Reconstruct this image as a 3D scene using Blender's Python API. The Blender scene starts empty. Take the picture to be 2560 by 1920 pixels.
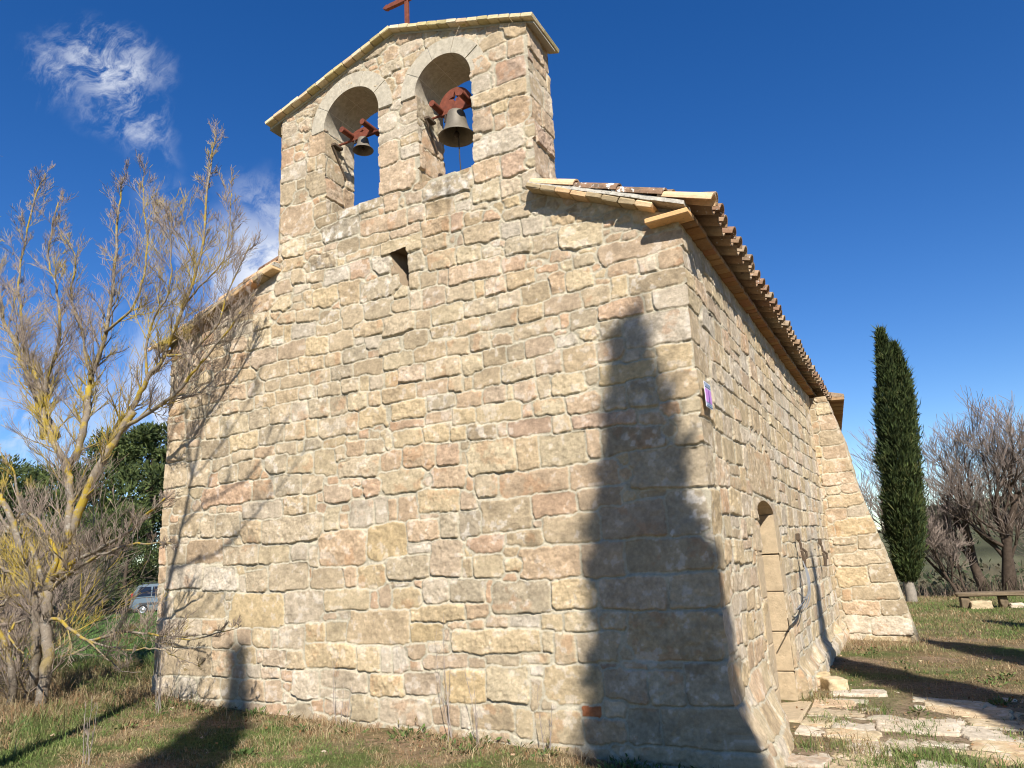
import bpy, math, random
import numpy as np
from mathutils import Vector, Matrix

# ------------------------------------------------------------------ camera, sky, sun, exposure
SC = bpy.context.scene
COL = SC.collection
R = math.radians
CAM = Vector((1.36164551, -5.86719929, 1.6))
cr = Vector((0.8813886, 0.46950189, -0.05217393))
cu = Vector((0.1546336, -0.18238883, 0.97099061))
cf = Vector((-0.44636598, 0.86388789, 0.2333562))
cd = bpy.data.cameras.new("camera")
cam = bpy.data.objects.new("camera", cd)
COL.objects.link(cam)
m = Matrix.Identity(4)
for i in range(3):
    m[i][0], m[i][1], m[i][2], m[i][3] = cr[i], cu[i], -cf[i], CAM[i]
cam.matrix_world = m
cd.sensor_width = 36.0
cd.lens = 1850.526 / 2560 * 36.0
cd.clip_end = 4000
cd.clip_start = 0.05
SC.camera = cam
SC.view_settings.view_transform = 'Standard'
SC.view_settings.look = 'None'
SC.view_settings.gamma = 1
SC.view_settings.use_curve_mapping = False
SC.view_settings.exposure = 0.77
SC.cycles.filter_width = 1.1
SUN_EL = R(40)
SUN_AZ = R(35)          # east of straight in front of the facade
SAX, SAY = math.sin(SUN_AZ), math.cos(SUN_AZ)
SDIR = Vector((SAX * math.cos(SUN_EL), -SAY * math.cos(SUN_EL), math.sin(SUN_EL)))
sl = bpy.data.lights.new("sun", 'SUN')
sl.energy = 5.0
sl.angle = R(0.47)
sl.color = (1.0, 0.95, 0.88)
so = bpy.data.objects.new("sun", sl)
COL.objects.link(so)
so.rotation_euler = (-SDIR).to_track_quat('-Z', 'Y').to_euler()

W = bpy.data.worlds.new("World")
SC.world = W
W.use_nodes = True


class NT:
    def __init__(self, nt):
        self.nt = nt

    def n(self, t, **kw):
        nd = self.nt.nodes.new(t)
        for k, v in kw.items():
            if k == 'ins':
                for a, b in v.items():
                    if hasattr(b, 'is_output'):
                        self.nt.links.new(b, nd.inputs[a])
                    else:
                        nd.inputs[a].default_value = b
            else:
                setattr(nd, k, v)
        return nd

    def math(self, op, a, b=None, c=None):
        ins = {0: a}
        if b is not None:
            ins[1] = b
        if c is not None:
            ins[2] = c
        return self.n('ShaderNodeMath', operation=op, ins=ins).outputs[0]

    def mix(self, f, a, b):
        return self.n('ShaderNodeMix', data_type='RGBA', ins={0: f, 6: a, 7: b}).outputs[2]

    def ramp(self, f, lo, hi):
        return self.n('ShaderNodeMapRange', interpolation_type='SMOOTHSTEP', ins={0: f, 1: lo, 2: hi}).outputs[0]

    def noise(self, vec, scale, detail=4.0, rough=0.55, dist=0.0):
        ins = {'Scale': scale, 'Detail': detail, 'Roughness': rough, 'Distortion': dist}
        if vec is not None:
            ins['Vector'] = vec
        return self.n('ShaderNodeTexNoise', ins=ins).outputs['Fac']


wn = W.node_tree
wn.nodes.clear()
k = NT(wn)
sky = k.n('ShaderNodeTexSky', sky_type='NISHITA', sun_disc=False, sun_elevation=SUN_EL, sun_rotation=math.pi - SUN_AZ,
          altitude=900, air_density=1.0, dust_density=0.03, ozone_density=2.2)
hsv = k.n('ShaderNodeHueSaturation', ins={'Hue': 0.512, 'Saturation': 1.36, 'Value': 1.02, 'Color': sky.outputs[0]})
tc = k.n('ShaderNodeTexCoord').outputs['Generated']
# a few torn wisps of cloud hanging in fixed directions of the sky
warp = k.n('ShaderNodeTexNoise', ins={'Vector': tc, 'Scale': 5.0, 'Detail': 5.0})
wv = k.n('ShaderNodeVectorMath', operation='MULTIPLY_ADD', ins={0: warp.outputs['Color'], 1: (0.16, 0.16, 0.16), 2: tc}).outputs[0]
wv = k.n('ShaderNodeVectorMath', operation='ADD', ins={0: wv, 1: (-0.08, -0.08, -0.08)}).outputs[0]
nz = k.noise(wv, 14.0, 10.0, 0.68)
streak = k.n('ShaderNodeMapping', ins={'Vector': wv, 'Rotation': (0.3, 0.7, 0.4), 'Scale': (3.0, 22.0, 9.0)}).outputs[0]
nz2 = k.noise(streak, 2.4, 9.0, 0.68, 0.4)
cloud = None
for (cx, cy, cz, r0, r1, amp, a, b) in [(-0.709, 0.4314, 0.5578, 0.0, 0.075, 0.95, 0.44, 0.62), (-0.7389, 0.4134, 0.532, 0.0, 0.07, 0.5, 0.47, 0.66), (-0.7127, 0.4582, 0.5312, 0.0, 0.055, 0.8, 0.44, 0.62), (-0.7144, 0.4846, 0.5048, 0.0, 0.07, 0.8, 0.44, 0.66), (-0.7142, 0.5105, 0.4788, 0.0, 0.05, 0.35, 0.45, 0.66), (-0.6714, 0.4718, 0.5716, 0.0, 0.04, 0.5, 0.42, 0.62), (-0.6637, 0.6422, 0.3835, 0.02, 0.1, 1.0, 0.34, 0.54), (-0.6386, 0.623, 0.4517, 0.0, 0.075, 0.6, 0.4, 0.6), (-0.7191, 0.6054, 0.341, 0.0, 0.12, 0.7, 0.4, 0.6), (-0.7291, 0.5487, 0.4091, 0.0, 0.06, 0.35, 0.42, 0.62), (-0.7905, 0.5772, 0.205, 0.0, 0.15, 0.75, 0.36, 0.58), (-0.8426, 0.4889, 0.2258, 0.0, 0.12, 0.45, 0.42, 0.62), (-0.8683, 0.4689, 0.1619, 0.0, 0.12, 0.5, 0.4, 0.6)]:
    d = k.n('ShaderNodeVectorMath', operation='DISTANCE', ins={0: wv, 1: (cx, cy, cz)}).outputs['Value']
    msk = k.ramp(d, r1, r0)
    dens = k.ramp(k.math('ADD', k.math('MULTIPLY', nz, 0.5), k.math('MULTIPLY', nz2, 0.5)), a, b)
    v = k.math('MULTIPLY', k.math('MULTIPLY', msk, dens), amp)
    cloud = v if cloud is None else k.math('MAXIMUM', cloud, v)
csky = k.mix(cloud, hsv.outputs[0], (6.3, 6.6, 7.2, 1))
bg = k.n('ShaderNodeBackground', ins={'Color': csky, 'Strength': 0.084})
k.n('ShaderNodeOutputWorld', ins={'Surface': bg.outputs[0]})

# ------------------------------------------------------------------ helpers
rng = np.random.default_rng(11)
rnd = random.Random(5)


def srgb(r, g, b):
    return tuple(((c / 255) / 12.92 if c / 255 <= 0.04045 else ((c / 255 + 0.055) / 1.055) ** 2.4) for c in (r, g, b))


def tag(o, label=None, cat=None, group=None, kind=None):
    if label: o['label'] = label
    if cat: o['category'] = cat
    if group: o['group'] = group
    if kind: o['kind'] = kind
    return o


def empty(name, loc=(0, 0, 0), rz=0.0):
    o = bpy.data.objects.new(name, None)
    o.empty_display_size = 0.2
    COL.objects.link(o)
    o.location = loc
    o.rotation_euler = (0, 0, rz)
    return o


def link(name, me, mat=None, parent=None):
    o = bpy.data.objects.new(name, me)
    COL.objects.link(o)
    if mat: me.materials.append(mat)
    if parent: o.parent = parent
    return o


def np_mesh(name, V, F, col=None, smooth=True, F3=None):
    """mesh out of numpy arrays: V (n,3), F (m,4) quads and/or F3 (k,3) triangles, col (n,3) point colours"""
    me = bpy.data.meshes.new(name)
    V = np.asarray(V, dtype=np.float32)
    nq = 0 if F is None else len(F)
    nt = 0 if F3 is None else len(F3)
    me.vertices.add(len(V))
    me.vertices.foreach_set('co', V.ravel())
    loops = []
    if nq: loops.append(np.asarray(F, dtype=np.int32).ravel())
    if nt: loops.append(np.asarray(F3, dtype=np.int32).ravel())
    loops = np.concatenate(loops)
    me.loops.add(len(loops))
    me.loops.foreach_set('vertex_index', loops)
    me.polygons.add(nq + nt)
    st = np.concatenate([np.arange(nq) * 4, nq * 4 + np.arange(nt) * 3]).astype(np.int32)
    tot = np.concatenate([np.full(nq, 4), np.full(nt, 3)]).astype(np.int32)
    me.polygons.foreach_set('loop_start', st)
    me.polygons.foreach_set('loop_total', tot)
    me.polygons.foreach_set('use_smooth', np.full(nq + nt, smooth, dtype=bool))
    if col is not None:
        a = me.color_attributes.new('Col', 'FLOAT_COLOR', 'POINT')
        c = np.ones((len(V), 4), dtype=np.float32)
        c[:, :3] = col
        a.data.foreach_set('color', c.ravel())
    me.update()
    me.validate()
    return me


class MB:
    """collects boxes, prisms, tubes and lathes into one mesh"""

    def __init__(self):
        self.v, self.f, self.c = [], [], []
        self.cur = (1, 1, 1)

    def add(self, vs, fs):
        b = len(self.v)
        self.v += [tuple(p) for p in vs]
        self.c += [self.cur] * len(vs)
        self.f += [tuple(i + b for i in f) for f in fs]

    def box(self, c, s, M=None, bevel=0.0, jit=0.0):
        hx, hy, hz = s[0] / 2, s[1] / 2, s[2] / 2
        if bevel <= 0:
            vs = [Vector((x, y, z)) for z in (-hz, hz) for (x, y) in ((-hx, -hy), (hx, -hy), (hx, hy), (-hx, hy))]
            fs = [(3, 2, 1, 0), (4, 5, 6, 7), (0, 1, 5, 4), (1, 2, 6, 5), (2, 3, 7, 6), (3, 0, 4, 7)]
        else:
            b = min(bevel, hx * .9, hy * .9, hz * .9)
            vs = []
            for z, i in ((-hz, b), (-hz + b, 0), (hz - b, 0), (hz, b)):
                x, y = hx - i, hy - i
                c2 = b * 0.6 if i == 0 else b * 0.5
                for px, py in ((-x + c2, -y), (x - c2, -y), (x, -y + c2), (x, y - c2), (x - c2, y), (-x + c2, y), (-x, y - c2), (-x, -y + c2)):
                    vs.append(Vector((px, py, z)))
            fs = [tuple(range(7, -1, -1)), tuple(range(24, 32))]
            for l in range(3):
                for j in range(8):
                    fs.append((l * 8 + j, l * 8 + (j + 1) % 8, l * 8 + 8 + (j + 1) % 8, l * 8 + 8 + j))
        c = Vector(c)
        out = []
        for p in vs:
            if jit: p = p + Vector((rnd.uniform(-jit, jit), rnd.uniform(-jit, jit), rnd.uniform(-jit, jit)))
            out.append((M @ p if M else p) + c)
        self.add(out, fs)

    def tube(self, pts, rad, n=6, cap=True):
        pts = [Vector(p) for p in pts]
        if not hasattr(rad, '__len__'): rad = [rad] * len(pts)
        rings = []
        up = None
        for i, p in enumerate(pts):
            d = (pts[min(i + 1, len(pts) - 1)] - pts[max(i - 1, 0)])
            if d.length < 1e-9: d = Vector((0, 0, 1))
            d.normalize()
            if up is None:
                up = d.orthogonal().normalized()
            else:
                up = (up - d * up.dot(d))
                up = up.normalized() if up.length > 1e-6 else d.orthogonal().normalized()
            s = d.cross(up)
            rings.append([p + (up * math.cos(2 * math.pi * j / n) + s * math.sin(2 * math.pi * j / n)) * rad[i] for j in range(n)])
        vs = [q for r in rings for q in r]
        fs = []
        for i in range(len(pts) - 1):
            for j in range(n):
                fs.append((i * n + j, i * n + (j + 1) % n, (i + 1) * n + (j + 1) % n, (i + 1) * n + j))
        if cap:
            fs.append(tuple(range(n - 1, -1, -1)))
            fs.append(tuple((len(pts) - 1) * n + j for j in range(n)))
        self.add(vs, fs)

    def lathe(self, prof, c=(0, 0, 0), n=32, M=None):
        vs = []
        for r, z in prof:
            for j in range(n):
                p = Vector((r * math.cos(2 * math.pi * j / n), r * math.sin(2 * math.pi * j / n), z))
                vs.append((M @ p if M else p) + Vector(c))
        fs = []
        for i in range(len(prof) - 1):
            for j in range(n):
                fs.append((i * n + j, i * n + (j + 1) % n, (i + 1) * n + (j + 1) % n, (i + 1) * n + j))
        self.add(vs, fs)

    def prism(self, poly, y0, y1, M=None, c=(0, 0, 0)):
        """polygon in xz extruded along y"""
        n = len(poly)
        vs = [Vector((x, y, z)) for y in (y0, y1) for x, z in poly]
        vs = [(M @ p if M else p) + Vector(c) for p in vs]
        fs = [tuple(range(n)), tuple(range(2 * n - 1, n - 1, -1))]
        for i in range(n):
            j = (i + 1) % n
            fs.append((j, i, n + i, n + j))
        self.add(vs, fs)

    def build(self, name, mat, parent=None, smooth=False, col=False):
        me = bpy.data.meshes.new(name)
        me.from_pydata(self.v, [], self.f)
        if smooth: me.polygons.foreach_set('use_smooth', [True] * len(self.f))
        if col:
            a = me.color_attributes.new('Col', 'FLOAT_COLOR', 'POINT')
            a.data.foreach_set('color', [x for c in self.c for x in (c[0], c[1], c[2], 1.0)])
        me.update()
        return link(name, me, mat, parent)


# ---- numpy noise
_T = np.random.default_rng(3).random((257, 257)).astype(np.float32)
_T[256] = _T[0]
_T[:, 256] = _T[:, 0]


def vnoise(x, y, s, seed=0):
    x = np.asarray(x, dtype=np.float32) * s + seed * 17.31 + 1000
    y = np.asarray(y, dtype=np.float32) * s + seed * 7.77 + 1000
    xi = np.floor(x); yi = np.floor(y)
    fx = x - xi; fy = y - yi
    fx = fx * fx * (3 - 2 * fx); fy = fy * fy * (3 - 2 * fy)
    xi = xi.astype(np.int64) % 256; yi = yi.astype(np.int64) % 256
    a = _T[xi, yi]; b = _T[xi + 1, yi]; c = _T[xi, yi + 1]; d = _T[xi + 1, yi + 1]
    return (a + (b - a) * fx) * (1 - fy) + (c + (d - c) * fx) * fy - 0.5


def fbm(x, y, s, seed=0, o=4, g=0.5):
    t = 0; a = 1.0
    for i in range(o):
        t = t + vnoise(x, y, s, seed + i * 3) * a
        s *= 2.03; a *= g
    return t


def sst(x, a, b):
    t = np.clip((x - a) / (b - a), 0, 1)
    return t * t * (3 - 2 * t)


# ------------------------------------------------------------------ materials
def mat(name, base, rough=0.8, **kw):
    M = bpy.data.materials.new(name)
    M.use_nodes = True
    nt = M.node_tree
    k = NT(nt)
    b = nt.nodes['Principled BSDF']
    b.inputs['Roughness'].default_value = rough
    b.inputs['Specular IOR Level'].default_value = kw.get('spec', 0.25)
    b.inputs['Metallic'].default_value = kw.get('metal', 0.0)
    pos = k.n('ShaderNodeTexCoord').outputs['Object'] if kw.get('local') else k.n('ShaderNodeNewGeometry').outputs['Position']
    if base == 'attr':
        c = k.n('ShaderNodeVertexColor', layer_name='Col').outputs[0]
    else:
        c = k.n('ShaderNodeRGB').outputs[0]
        c.default_value = (*base, 1)
    if 'var' in kw:
        amt, sc = kw['var']
        f = k.noise(pos, sc, 6, 0.65)
        f = k.n('ShaderNodeMapRange', ins={0: f, 1: 0.25, 2: 0.75, 3: 1 - amt, 4: 1 + amt}).outputs[0]
        c = k.n('ShaderNodeVectorMath', operation='SCALE', ins={0: c, 'Scale': f}).outputs[0]
    for sp in kw.get('spots', ()):
        col2, sc, lo, hi = sp[:4]
        f = k.ramp(k.noise(pos, sc, 5, 0.6), lo, hi)
        if len(sp) > 4:      # grows only above a height
            zz_ = k.n('ShaderNodeSeparateXYZ', ins={0: k.n('ShaderNodeNewGeometry').outputs['Position']}).outputs[2]
            f = k.math('MULTIPLY', f, k.ramp(zz_, sp[4], sp[5]))
        c = k.mix(f, c, (*col2, 1))
    nt.links.new(c, b.inputs['Base Color'])
    if 'bump' in kw:
        st, sc = kw['bump'][:2]
        h = k.noise(pos, sc, 8, 0.7)
        if len(kw['bump']) > 2:
            h2 = k.noise(pos, sc * 5, 4, 0.6)
            h = k.math('ADD', h, k.math('MULTIPLY', k.ramp(h2, 0.30, 0.5), kw['bump'][2]))
        bp = k.n('ShaderNodeBump', ins={'Strength': st, 'Distance': kw.get('bdist', 0.01), 'Height': h})
        nt.links.new(bp.outputs[0], b.inputs['Normal'])
    if kw.get('trans'):
        b.inputs['Transmission Weight'].default_value = kw['trans']
    return M


M_WALL = mat('rubble_stone', 'attr', 0.92, var=(0.20, 34), bump=(0.9, 65, 0.45), bdist=0.009, spec=0.12)
M_ARCH = mat('dressed_arch_stone', (0.42, 0.37, 0.28), 0.9, var=(0.30, 22), spots=(((0.26, 0.22, 0.16), 110, 0.60, 0.72),), bump=(0.6, 120), bdist=0.004, spec=0.1)
M_MORTAR = mat('lime_mortar', (0.40, 0.37, 0.29), 0.95, var=(0.15, 30), bump=(0.7, 60), spec=0.1)
M_JOINT = mat('pale_joint', (0.60, 0.565, 0.48), 0.95, var=(0.15, 30), spec=0.1)
M_GREYMORTAR = mat('grey_mortar', (0.36, 0.335, 0.28), 0.95, var=(0.35, 22), bump=(0.9, 40), spots=(((0.18, 0.165, 0.13), 24, 0.52, 0.68),), spec=0.1)
M_BRICK = mat('coping_brick', 'attr', 0.9, var=(0.16, 30), spots=(((0.36, 0.30, 0.06), 9, 0.60, 0.74),), bump=(0.5, 70), spec=0.1)
M_EAVEBRICK = mat('eave_brick', 'attr', 0.9, var=(0.16, 24), bump=(0.5, 60), spots=(((0.22, 0.19, 0.14), 30, 0.60, 0.75),), spec=0.1)
M_TILE = mat('roof_tile', 'attr', 0.9, var=(0.22, 18), bump=(0.6, 50), spots=(((0.60, 0.58, 0.52), 26, 0.63, 0.70), ((0.16, 0.12, 0.08), 12, 0.60, 0.74)), spec=0.1)
M_TILE_OLD = mat('lichen_roof_tile', (0.24, 0.15, 0.095), 0.92, var=(0.3, 22), bump=(0.8, 50), spots=(((0.14, 0.10, 0.07), 14, 0.5, 0.6), ((0.70, 0.68, 0.62), 16, 0.57, 0.62)), spec=0.1)
M_RUST = mat('red_oxide_iron', (0.17, 0.05, 0.028), 0.75, var=(0.35, 30), spots=(((0.12, 0.04, 0.025), 22, 0.52, 0.66),), bump=(0.35, 70), spec=0.2)
M_BRONZE = mat('bell_bronze', (0.15, 0.128, 0.095), 0.6, metal=0.15, var=(0.25, 12), bump=(0.15, 40), spec=0.4)
M_IRON = mat('dark_iron', (0.06, 0.045, 0.035), 0.7, var=(0.3, 40), bump=(0.4, 60), metal=0.2)
M_RUSTIRON = mat('old_rusty_iron', (0.095, 0.068, 0.045), 0.85, var=(0.3, 60), bump=(0.5, 90))
M_WIRE = mat('grey_wire', (0.30, 0.30, 0.29), 0.5, metal=0.4)
M_BARK = mat('grey_bark', (0.20, 0.165, 0.125), 0.95, var=(0.35, 30), bump=(0.8, 70), spots=(((0.33, 0.235, 0.035), 4.6, 0.46, 0.60, 0.5, 1.3), ((0.30, 0.27, 0.22), 16, 0.56, 0.66)), spec=0.1)
M_TWIG = mat('bare_twig', (0.31, 0.265, 0.23), 0.95, var=(0.3, 3), spec=0.1)
M_TWIGY = mat('lichen_twig', (0.245, 0.195, 0.155), 0.95, var=(0.3, 3), spots=(((0.36, 0.27, 0.06), 1.1, 0.50, 0.62),), spec=0.1)
M_DARKBARK = mat('dark_bark', (0.075, 0.055, 0.04), 0.95, var=(0.4, 12), bump=(0.9, 30), spec=0.1)
M_LEAF = mat('foliage', 'attr', 0.8, var=(0.2, 3), spec=0.15)
M_GRASS = mat('grass_blade', 'attr', 0.85, spec=0.15)
M_STONE = mat('loose_stone', 'attr', 0.93, var=(0.2, 14), bump=(0.9, 40, 0.4), spec=0.1)
M_WOOD = mat('old_door_wood', (0.10, 0.06, 0.035), 0.8, var=(0.4, 12), bump=(0.4, 30))
M_SIGN = mat('sign_print', 'attr', 0.35, spec=0.5)
M_PAINT = mat('car_paint', (0.13, 0.165, 0.18), 0.28, spec=0.6, metal=0.3, local=True)
M_GLASS = mat('car_glass', (0.010, 0.011, 0.013), 0.06, spec=0.8, local=True)
M_RUBBER = mat('tyre_rubber', (0.02, 0.02, 0.02), 0.85, local=True)
M_ALLOY = mat('wheel_alloy', (0.5, 0.5, 0.5), 0.35, metal=0.8, local=True)
M_TRIM = mat('grey_plastic', (0.05, 0.052, 0.055), 0.6, local=True)
M_LAMPRED = mat('red_lamp', (0.35, 0.02, 0.02), 0.2, spec=0.6, local=True)
M_LAMPCLEAR = mat('clear_lamp', (0.6, 0.6, 0.6), 0.1, spec=0.6, local=True)


# ------------------------------------------------------------------ ground
def ground_z(x, y):
    x = np.asarray(x, dtype=np.float64); y = np.asarray(y, dtype=np.float64)
    z = np.where(x < 0, -0.057 * np.maximum(x, -8.0), -0.035 * np.minimum(x, 2.5))
    # the field to the left drops gently away, then falls off beyond its brow
    d = np.maximum(-(x + 6.3), 0) * 0.80 + np.maximum(y, 0) * 0.52 * (x < -6.0)
    d = np.where(x < -6.0, d, 0)
    z = z - 0.0128 * np.minimum(d, 33) - 0.075 * np.clip(d - 33, 0, 7) + 0.03 * np.clip(d - 46, 0, 200)
    # the lawn to the right ends in a shallow valley, then the hillside climbs
    e = np.where(x > -6.0, np.maximum(y - 20.5, 0), 0)
    z = z - 0.16 * np.minimum(e, 24) + sst(e, 60, 330) * 16.5
    z = z + vnoise(x, y, 0.35, 5) * 0.06 + vnoise(x, y, 1.3, 9) * 0.03
    z = z + fbm(x, y, 0.02, 21, 3) * np.clip((np.hypot(x, y) - 60) / 60, 0, 3) * 2.0
    return z


def axis(lo, hi, c0, c1, fine, grow):
    a = list(np.arange(c0, c1, fine))
    s = fine; p = a[-1]
    while p < hi:
        s *= grow; p += s; a.append(p)
    s = fine; p = a[0]
    b = []
    while p > lo:
        s *= grow; p -= s; b.append(p)
    return np.array(b[::-1] + a)


gx = axis(-420, 420, -9, 6, 0.07, 1.07)
gy = axis(-60, 700, -4, 8, 0.07, 1.07)
GX, GY = np.meshgrid(gx, gy, indexing='ij')
GZ = ground_z(GX, GY)
nx, ny = GX.shape
near = (np.abs(GX) < 9) & (np.abs(GY) < 12)
GZ = GZ + near * fbm(GX, GY, 6, 2, 3) * 0.018
idx = np.arange(nx * ny).reshape(nx, ny)
F = np.stack([idx[:-1, :-1], idx[1:, :-1], idx[1:, 1:], idx[:-1, 1:]], -1).reshape(-1, 4)
# colours: dry winter turf with green patches, pinkish bare soil, the sown field on the left, scrub on the far slope
g = fbm(GX, GY, 0.9, 31, 4); s = fbm(GX, GY, 1.7, 44, 4)
dry = np.array([0.23, 0.165, 0.085]); grn = np.array([0.115, 0.135, 0.042]); soil = np.array([0.30, 0.205, 0.13])
fld = np.array([0.08, 0.125, 0.038]); scr = np.array([0.075, 0.075, 0.042])
C = dry + (grn - dry) * sst(g, -0.12, 0.32)[..., None]
C = C + (soil - C) * (sst(s, 0.02, 0.32) * 0.75)[..., None]
far = sst(GY, 8.5, 13.0) * (GX > -6)
lawn = np.array([0.165, 0.165, 0.062])
C = C + (lawn + (dry - lawn) * sst(g, 0.0, 0.5)[..., None] - C) * (far * 0.8)[..., None]
fieldm = sst(-GX - 0.12 * GY + 0.6 * g, 6.4, 7.4) * sst(GY, 0.9, 1.9) * (GX < -6)
C = C + (fld * (1 + 0.5 * fbm(GX, GY, 0.6, 3, 3))[..., None] - C) * fieldm[..., None]
dist = np.hypot(GX - 1.4, GY + 5.9)
sc_m = np.maximum(sst(GY, 21.5, 27) * (GX > -8), sst(dist, 56, 64))
sc_c = scr * (1 + 1.6 * fbm(GX, GY, 0.09, 60, 4))[..., None] + np.array([0.05, 0.03, 0.02]) * sst(fbm(GX, GY, 0.05, 70, 3), 0, 0.4)[..., None]
C = C + (sc_c - C) * sc_m[..., None]
path = sst(GX, 0.0, 0.5) * (1 - sst(GY, 2.8, 4.2)) * (1 - sst(GX, 6, 8)) * (0.55 + 0.45 * sst(s, -0.3, 0.2))
C = C + (np.array([0.34, 0.25, 0.165]) - C) * path[..., None]
C = np.clip(C * (1 + 0.35 * fbm(GX, GY, 9, 80, 3))[..., None], 0.01, 1)
M_GROUND = mat('turf_and_soil', 'attr', 0.95, var=(0.35, 16), bump=(0.9, 45, 0.5), bdist=0.03, spec=0.1,
               spots=(((0.42, 0.33, 0.24), 38, 0.66, 0.70), ((0.105, 0.125, 0.042), 27, 0.54, 0.64), ((0.13, 0.085, 0.05), 19, 0.57, 0.68)))
o = link('ground', np_mesh('ground', np.stack([GX, GY, GZ], -1).reshape(-1, 3), F, C.reshape(-1, 3)), M_GROUND)
tag(o, 'winter turf and pinkish soil around the chapel running out to a sown field and a scrubby hillside', kind='structure')

# ------------------------------------------------------------------ rubble masonry
PAL = {'t': (203, 178, 140), 'g': (180, 162, 130), 'p': (208, 174, 142), 'y': (220, 196, 150), 'Y': (228, 198, 138),
       'o': (214, 160, 120), 'O': (208, 128, 82), 'w': (226, 212, 190), 'l': (192, 178, 152), 'd': (152, 136, 110),
       'r': (196, 150, 126), 'b': (188, 158, 128)}
_mean = np.array(srgb(211, 191, 160))
PALA = {k_: (np.array(srgb(*v)) * (1.0 if k_ == 'O' else 0.43) + _mean * (0.0 if k_ == 'O' else 0.57)) * 0.80 for k_, v in PAL.items()}
PALA['D'] = np.array(srgb(128, 112, 90)) * 0.75
MORT = np.array(srgb(207, 196, 170)) * 0.78


def rubble(U, V, stones, mask, seed, fill=True, amp=1.0, rough=1.0, gap=0.0085, fillcodes='tgpyowb', warp=1.0):
    """heights and colours of a rubble wall on the grid U, V (wall coordinates in metres).
    stones: (u, v, w, h, code). Open gaps are packed with smaller stones."""
    nu, nv = U.shape
    du = U[1, 0] - U[0, 0]; dv = V[0, 1] - V[0, 0]
    u0 = U[0, 0]; v0 = V[0, 0]
    r_ = np.random.default_rng(seed)
    WU = (U + (vnoise(U, V, 9, seed) * 0.020 + vnoise(U, V, 28, seed + 1) * 0.010 + vnoise(U, V, 70, seed + 6) * 0.004) * warp).astype(np.float32)
    WV = (V + (vnoise(U, V, 9, seed + 2) * 0.018 + vnoise(U, V, 28, seed + 3) * 0.010 + vnoise(U, V, 70, seed + 7) * 0.004) * warp).astype(np.float32)
    d1 = np.full((nu, nv), 9, np.float32); d2 = np.full((nu, nv), 9, np.float32)
    ID = np.zeros((nu, nv), np.int32)
    props = []

    def put(st):
        cu_, cv_, w, h, c = st
        i = len(props)
        rot = r_.uniform(-0.045, 0.045) * (1.5 if w < 0.2 else 1)
        skew = r_.uniform(-0.10, 0.10)
        props.append((c, r_.uniform(-1, 1), r_.uniform(-1, 1), r_.uniform(-1, 1), cu_, cv_, w, h))
        mg = 0.11
        a0 = max(0, int((cu_ - w / 2 - mg - u0) / du)); a1 = min(nu, int((cu_ + w / 2 + mg - u0) / du) + 2)
        b0 = max(0, int((cv_ - h / 2 - mg - v0) / dv)); b1 = min(nv, int((cv_ + h / 2 + mg - v0) / dv) + 2)
        if a1 <= a0 or b1 <= b0: return
        x = WU[a0:a1, b0:b1] - cu_; y = WV[a0:a1, b0:b1] - cv_
        x, y = x * math.cos(rot) + y * math.sin(rot), y * math.cos(rot) - x * math.sin(rot)
        x = x * (1 + skew * y / max(h, 0.05) * 0.6)
        r = min(w, h) * (0.07 + 0.15 * r_.random())
        qx = np.abs(x) - w / 2 + r; qy = np.abs(y) - h / 2 + r
        d = np.hypot(np.maximum(qx, 0), np.maximum(qy, 0)) + np.minimum(np.maximum(qx, qy), 0) - r
        s1 = d1[a0:a1, b0:b1]; s2 = d2[a0:a1, b0:b1]; si = ID[a0:a1, b0:b1]
        less = d < s1
        s2[...] = np.where(less, s1, np.minimum(s2, d))
        s1[...] = np.where(less, d, s1)
        si[...] = np.where(less, i, si)

    for st in stones: put(st)
    if fill:
        for it in range(700):
            q = np.where(mask, d1, -1)[::3, ::3]
            j = int(np.argmax(q))
            ii, jj = np.unravel_index(j, q.shape)
            dm = q[ii, jj]
            if dm < 0.040: break
            dm = min(dm, 0.12)
            asp = r_.uniform(1.0, 1.9)
            put((U[ii * 3, 0] , V[0, jj * 3], min(2 * dm * asp, 0.42) * 0.95, 2 * dm * 0.80, r_.choice(list(fillcodes))))
    P = np.array([[p[1], p[2], p[3], p[4], p[5], p[6], p[7]] for p in props], np.float32)
    base = np.array([PALA[p[0]] for p in props], np.float32)
    old = np.array([{'l': 1.0, 'g': 0.35, 'd': 0.45, 'w': 0.25}.get(p[0], 0.12) for p in props], np.float32)
    e = np.minimum((d2 - d1) * 0.5, 0.024 - d1)
    e = e + vnoise(U, V, 60, seed + 4) * 0.006
    s_ = np.clip(e - gap, 0, None)
    a1_ = P[ID, 0]; a2_ = P[ID, 1]; a3_ = P[ID, 2]
    prof = 1 - np.exp(-s_ / 0.0028)
    small = np.minimum(P[ID, 5], P[ID, 6])
    A = (0.0155 + 0.0085 * a1_) * np.clip(small / 0.12, 0.55, 1.15)
    pil = (1 - np.exp(-s_ / 0.05)) * (0.001 + 0.004 * a2_)
    tilt = (U - P[ID, 3]) * a2_ * 0.045 + (V - P[ID, 4]) * a3_ * 0.06
    face = fbm(U, V, 13, seed + 5, 5, 0.62) * 0.010 * (0.5 + 0.7 * np.abs(a3_)) + np.minimum(fbm(U, V, 34, seed + 8, 3) - 0.02, 0) * 0.010 * (a1_ > 0.2)
    # mortar lies almost flush on top of each stone and well back under it
    mf = np.clip(0.40 + 0.48 * (V - P[ID, 4]) / (P[ID, 6] * 0.5 + 0.01), 0.02, 0.80)
    h = (prof + (1 - prof) * mf) * A * amp + prof * (pil + tilt + face * rough) * amp
    h = h + (1 - prof) * (fbm(U, V, 18, seed + 9, 3) * 0.004)
    t = sst(prof, 0.0, 0.75)[..., None]
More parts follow.
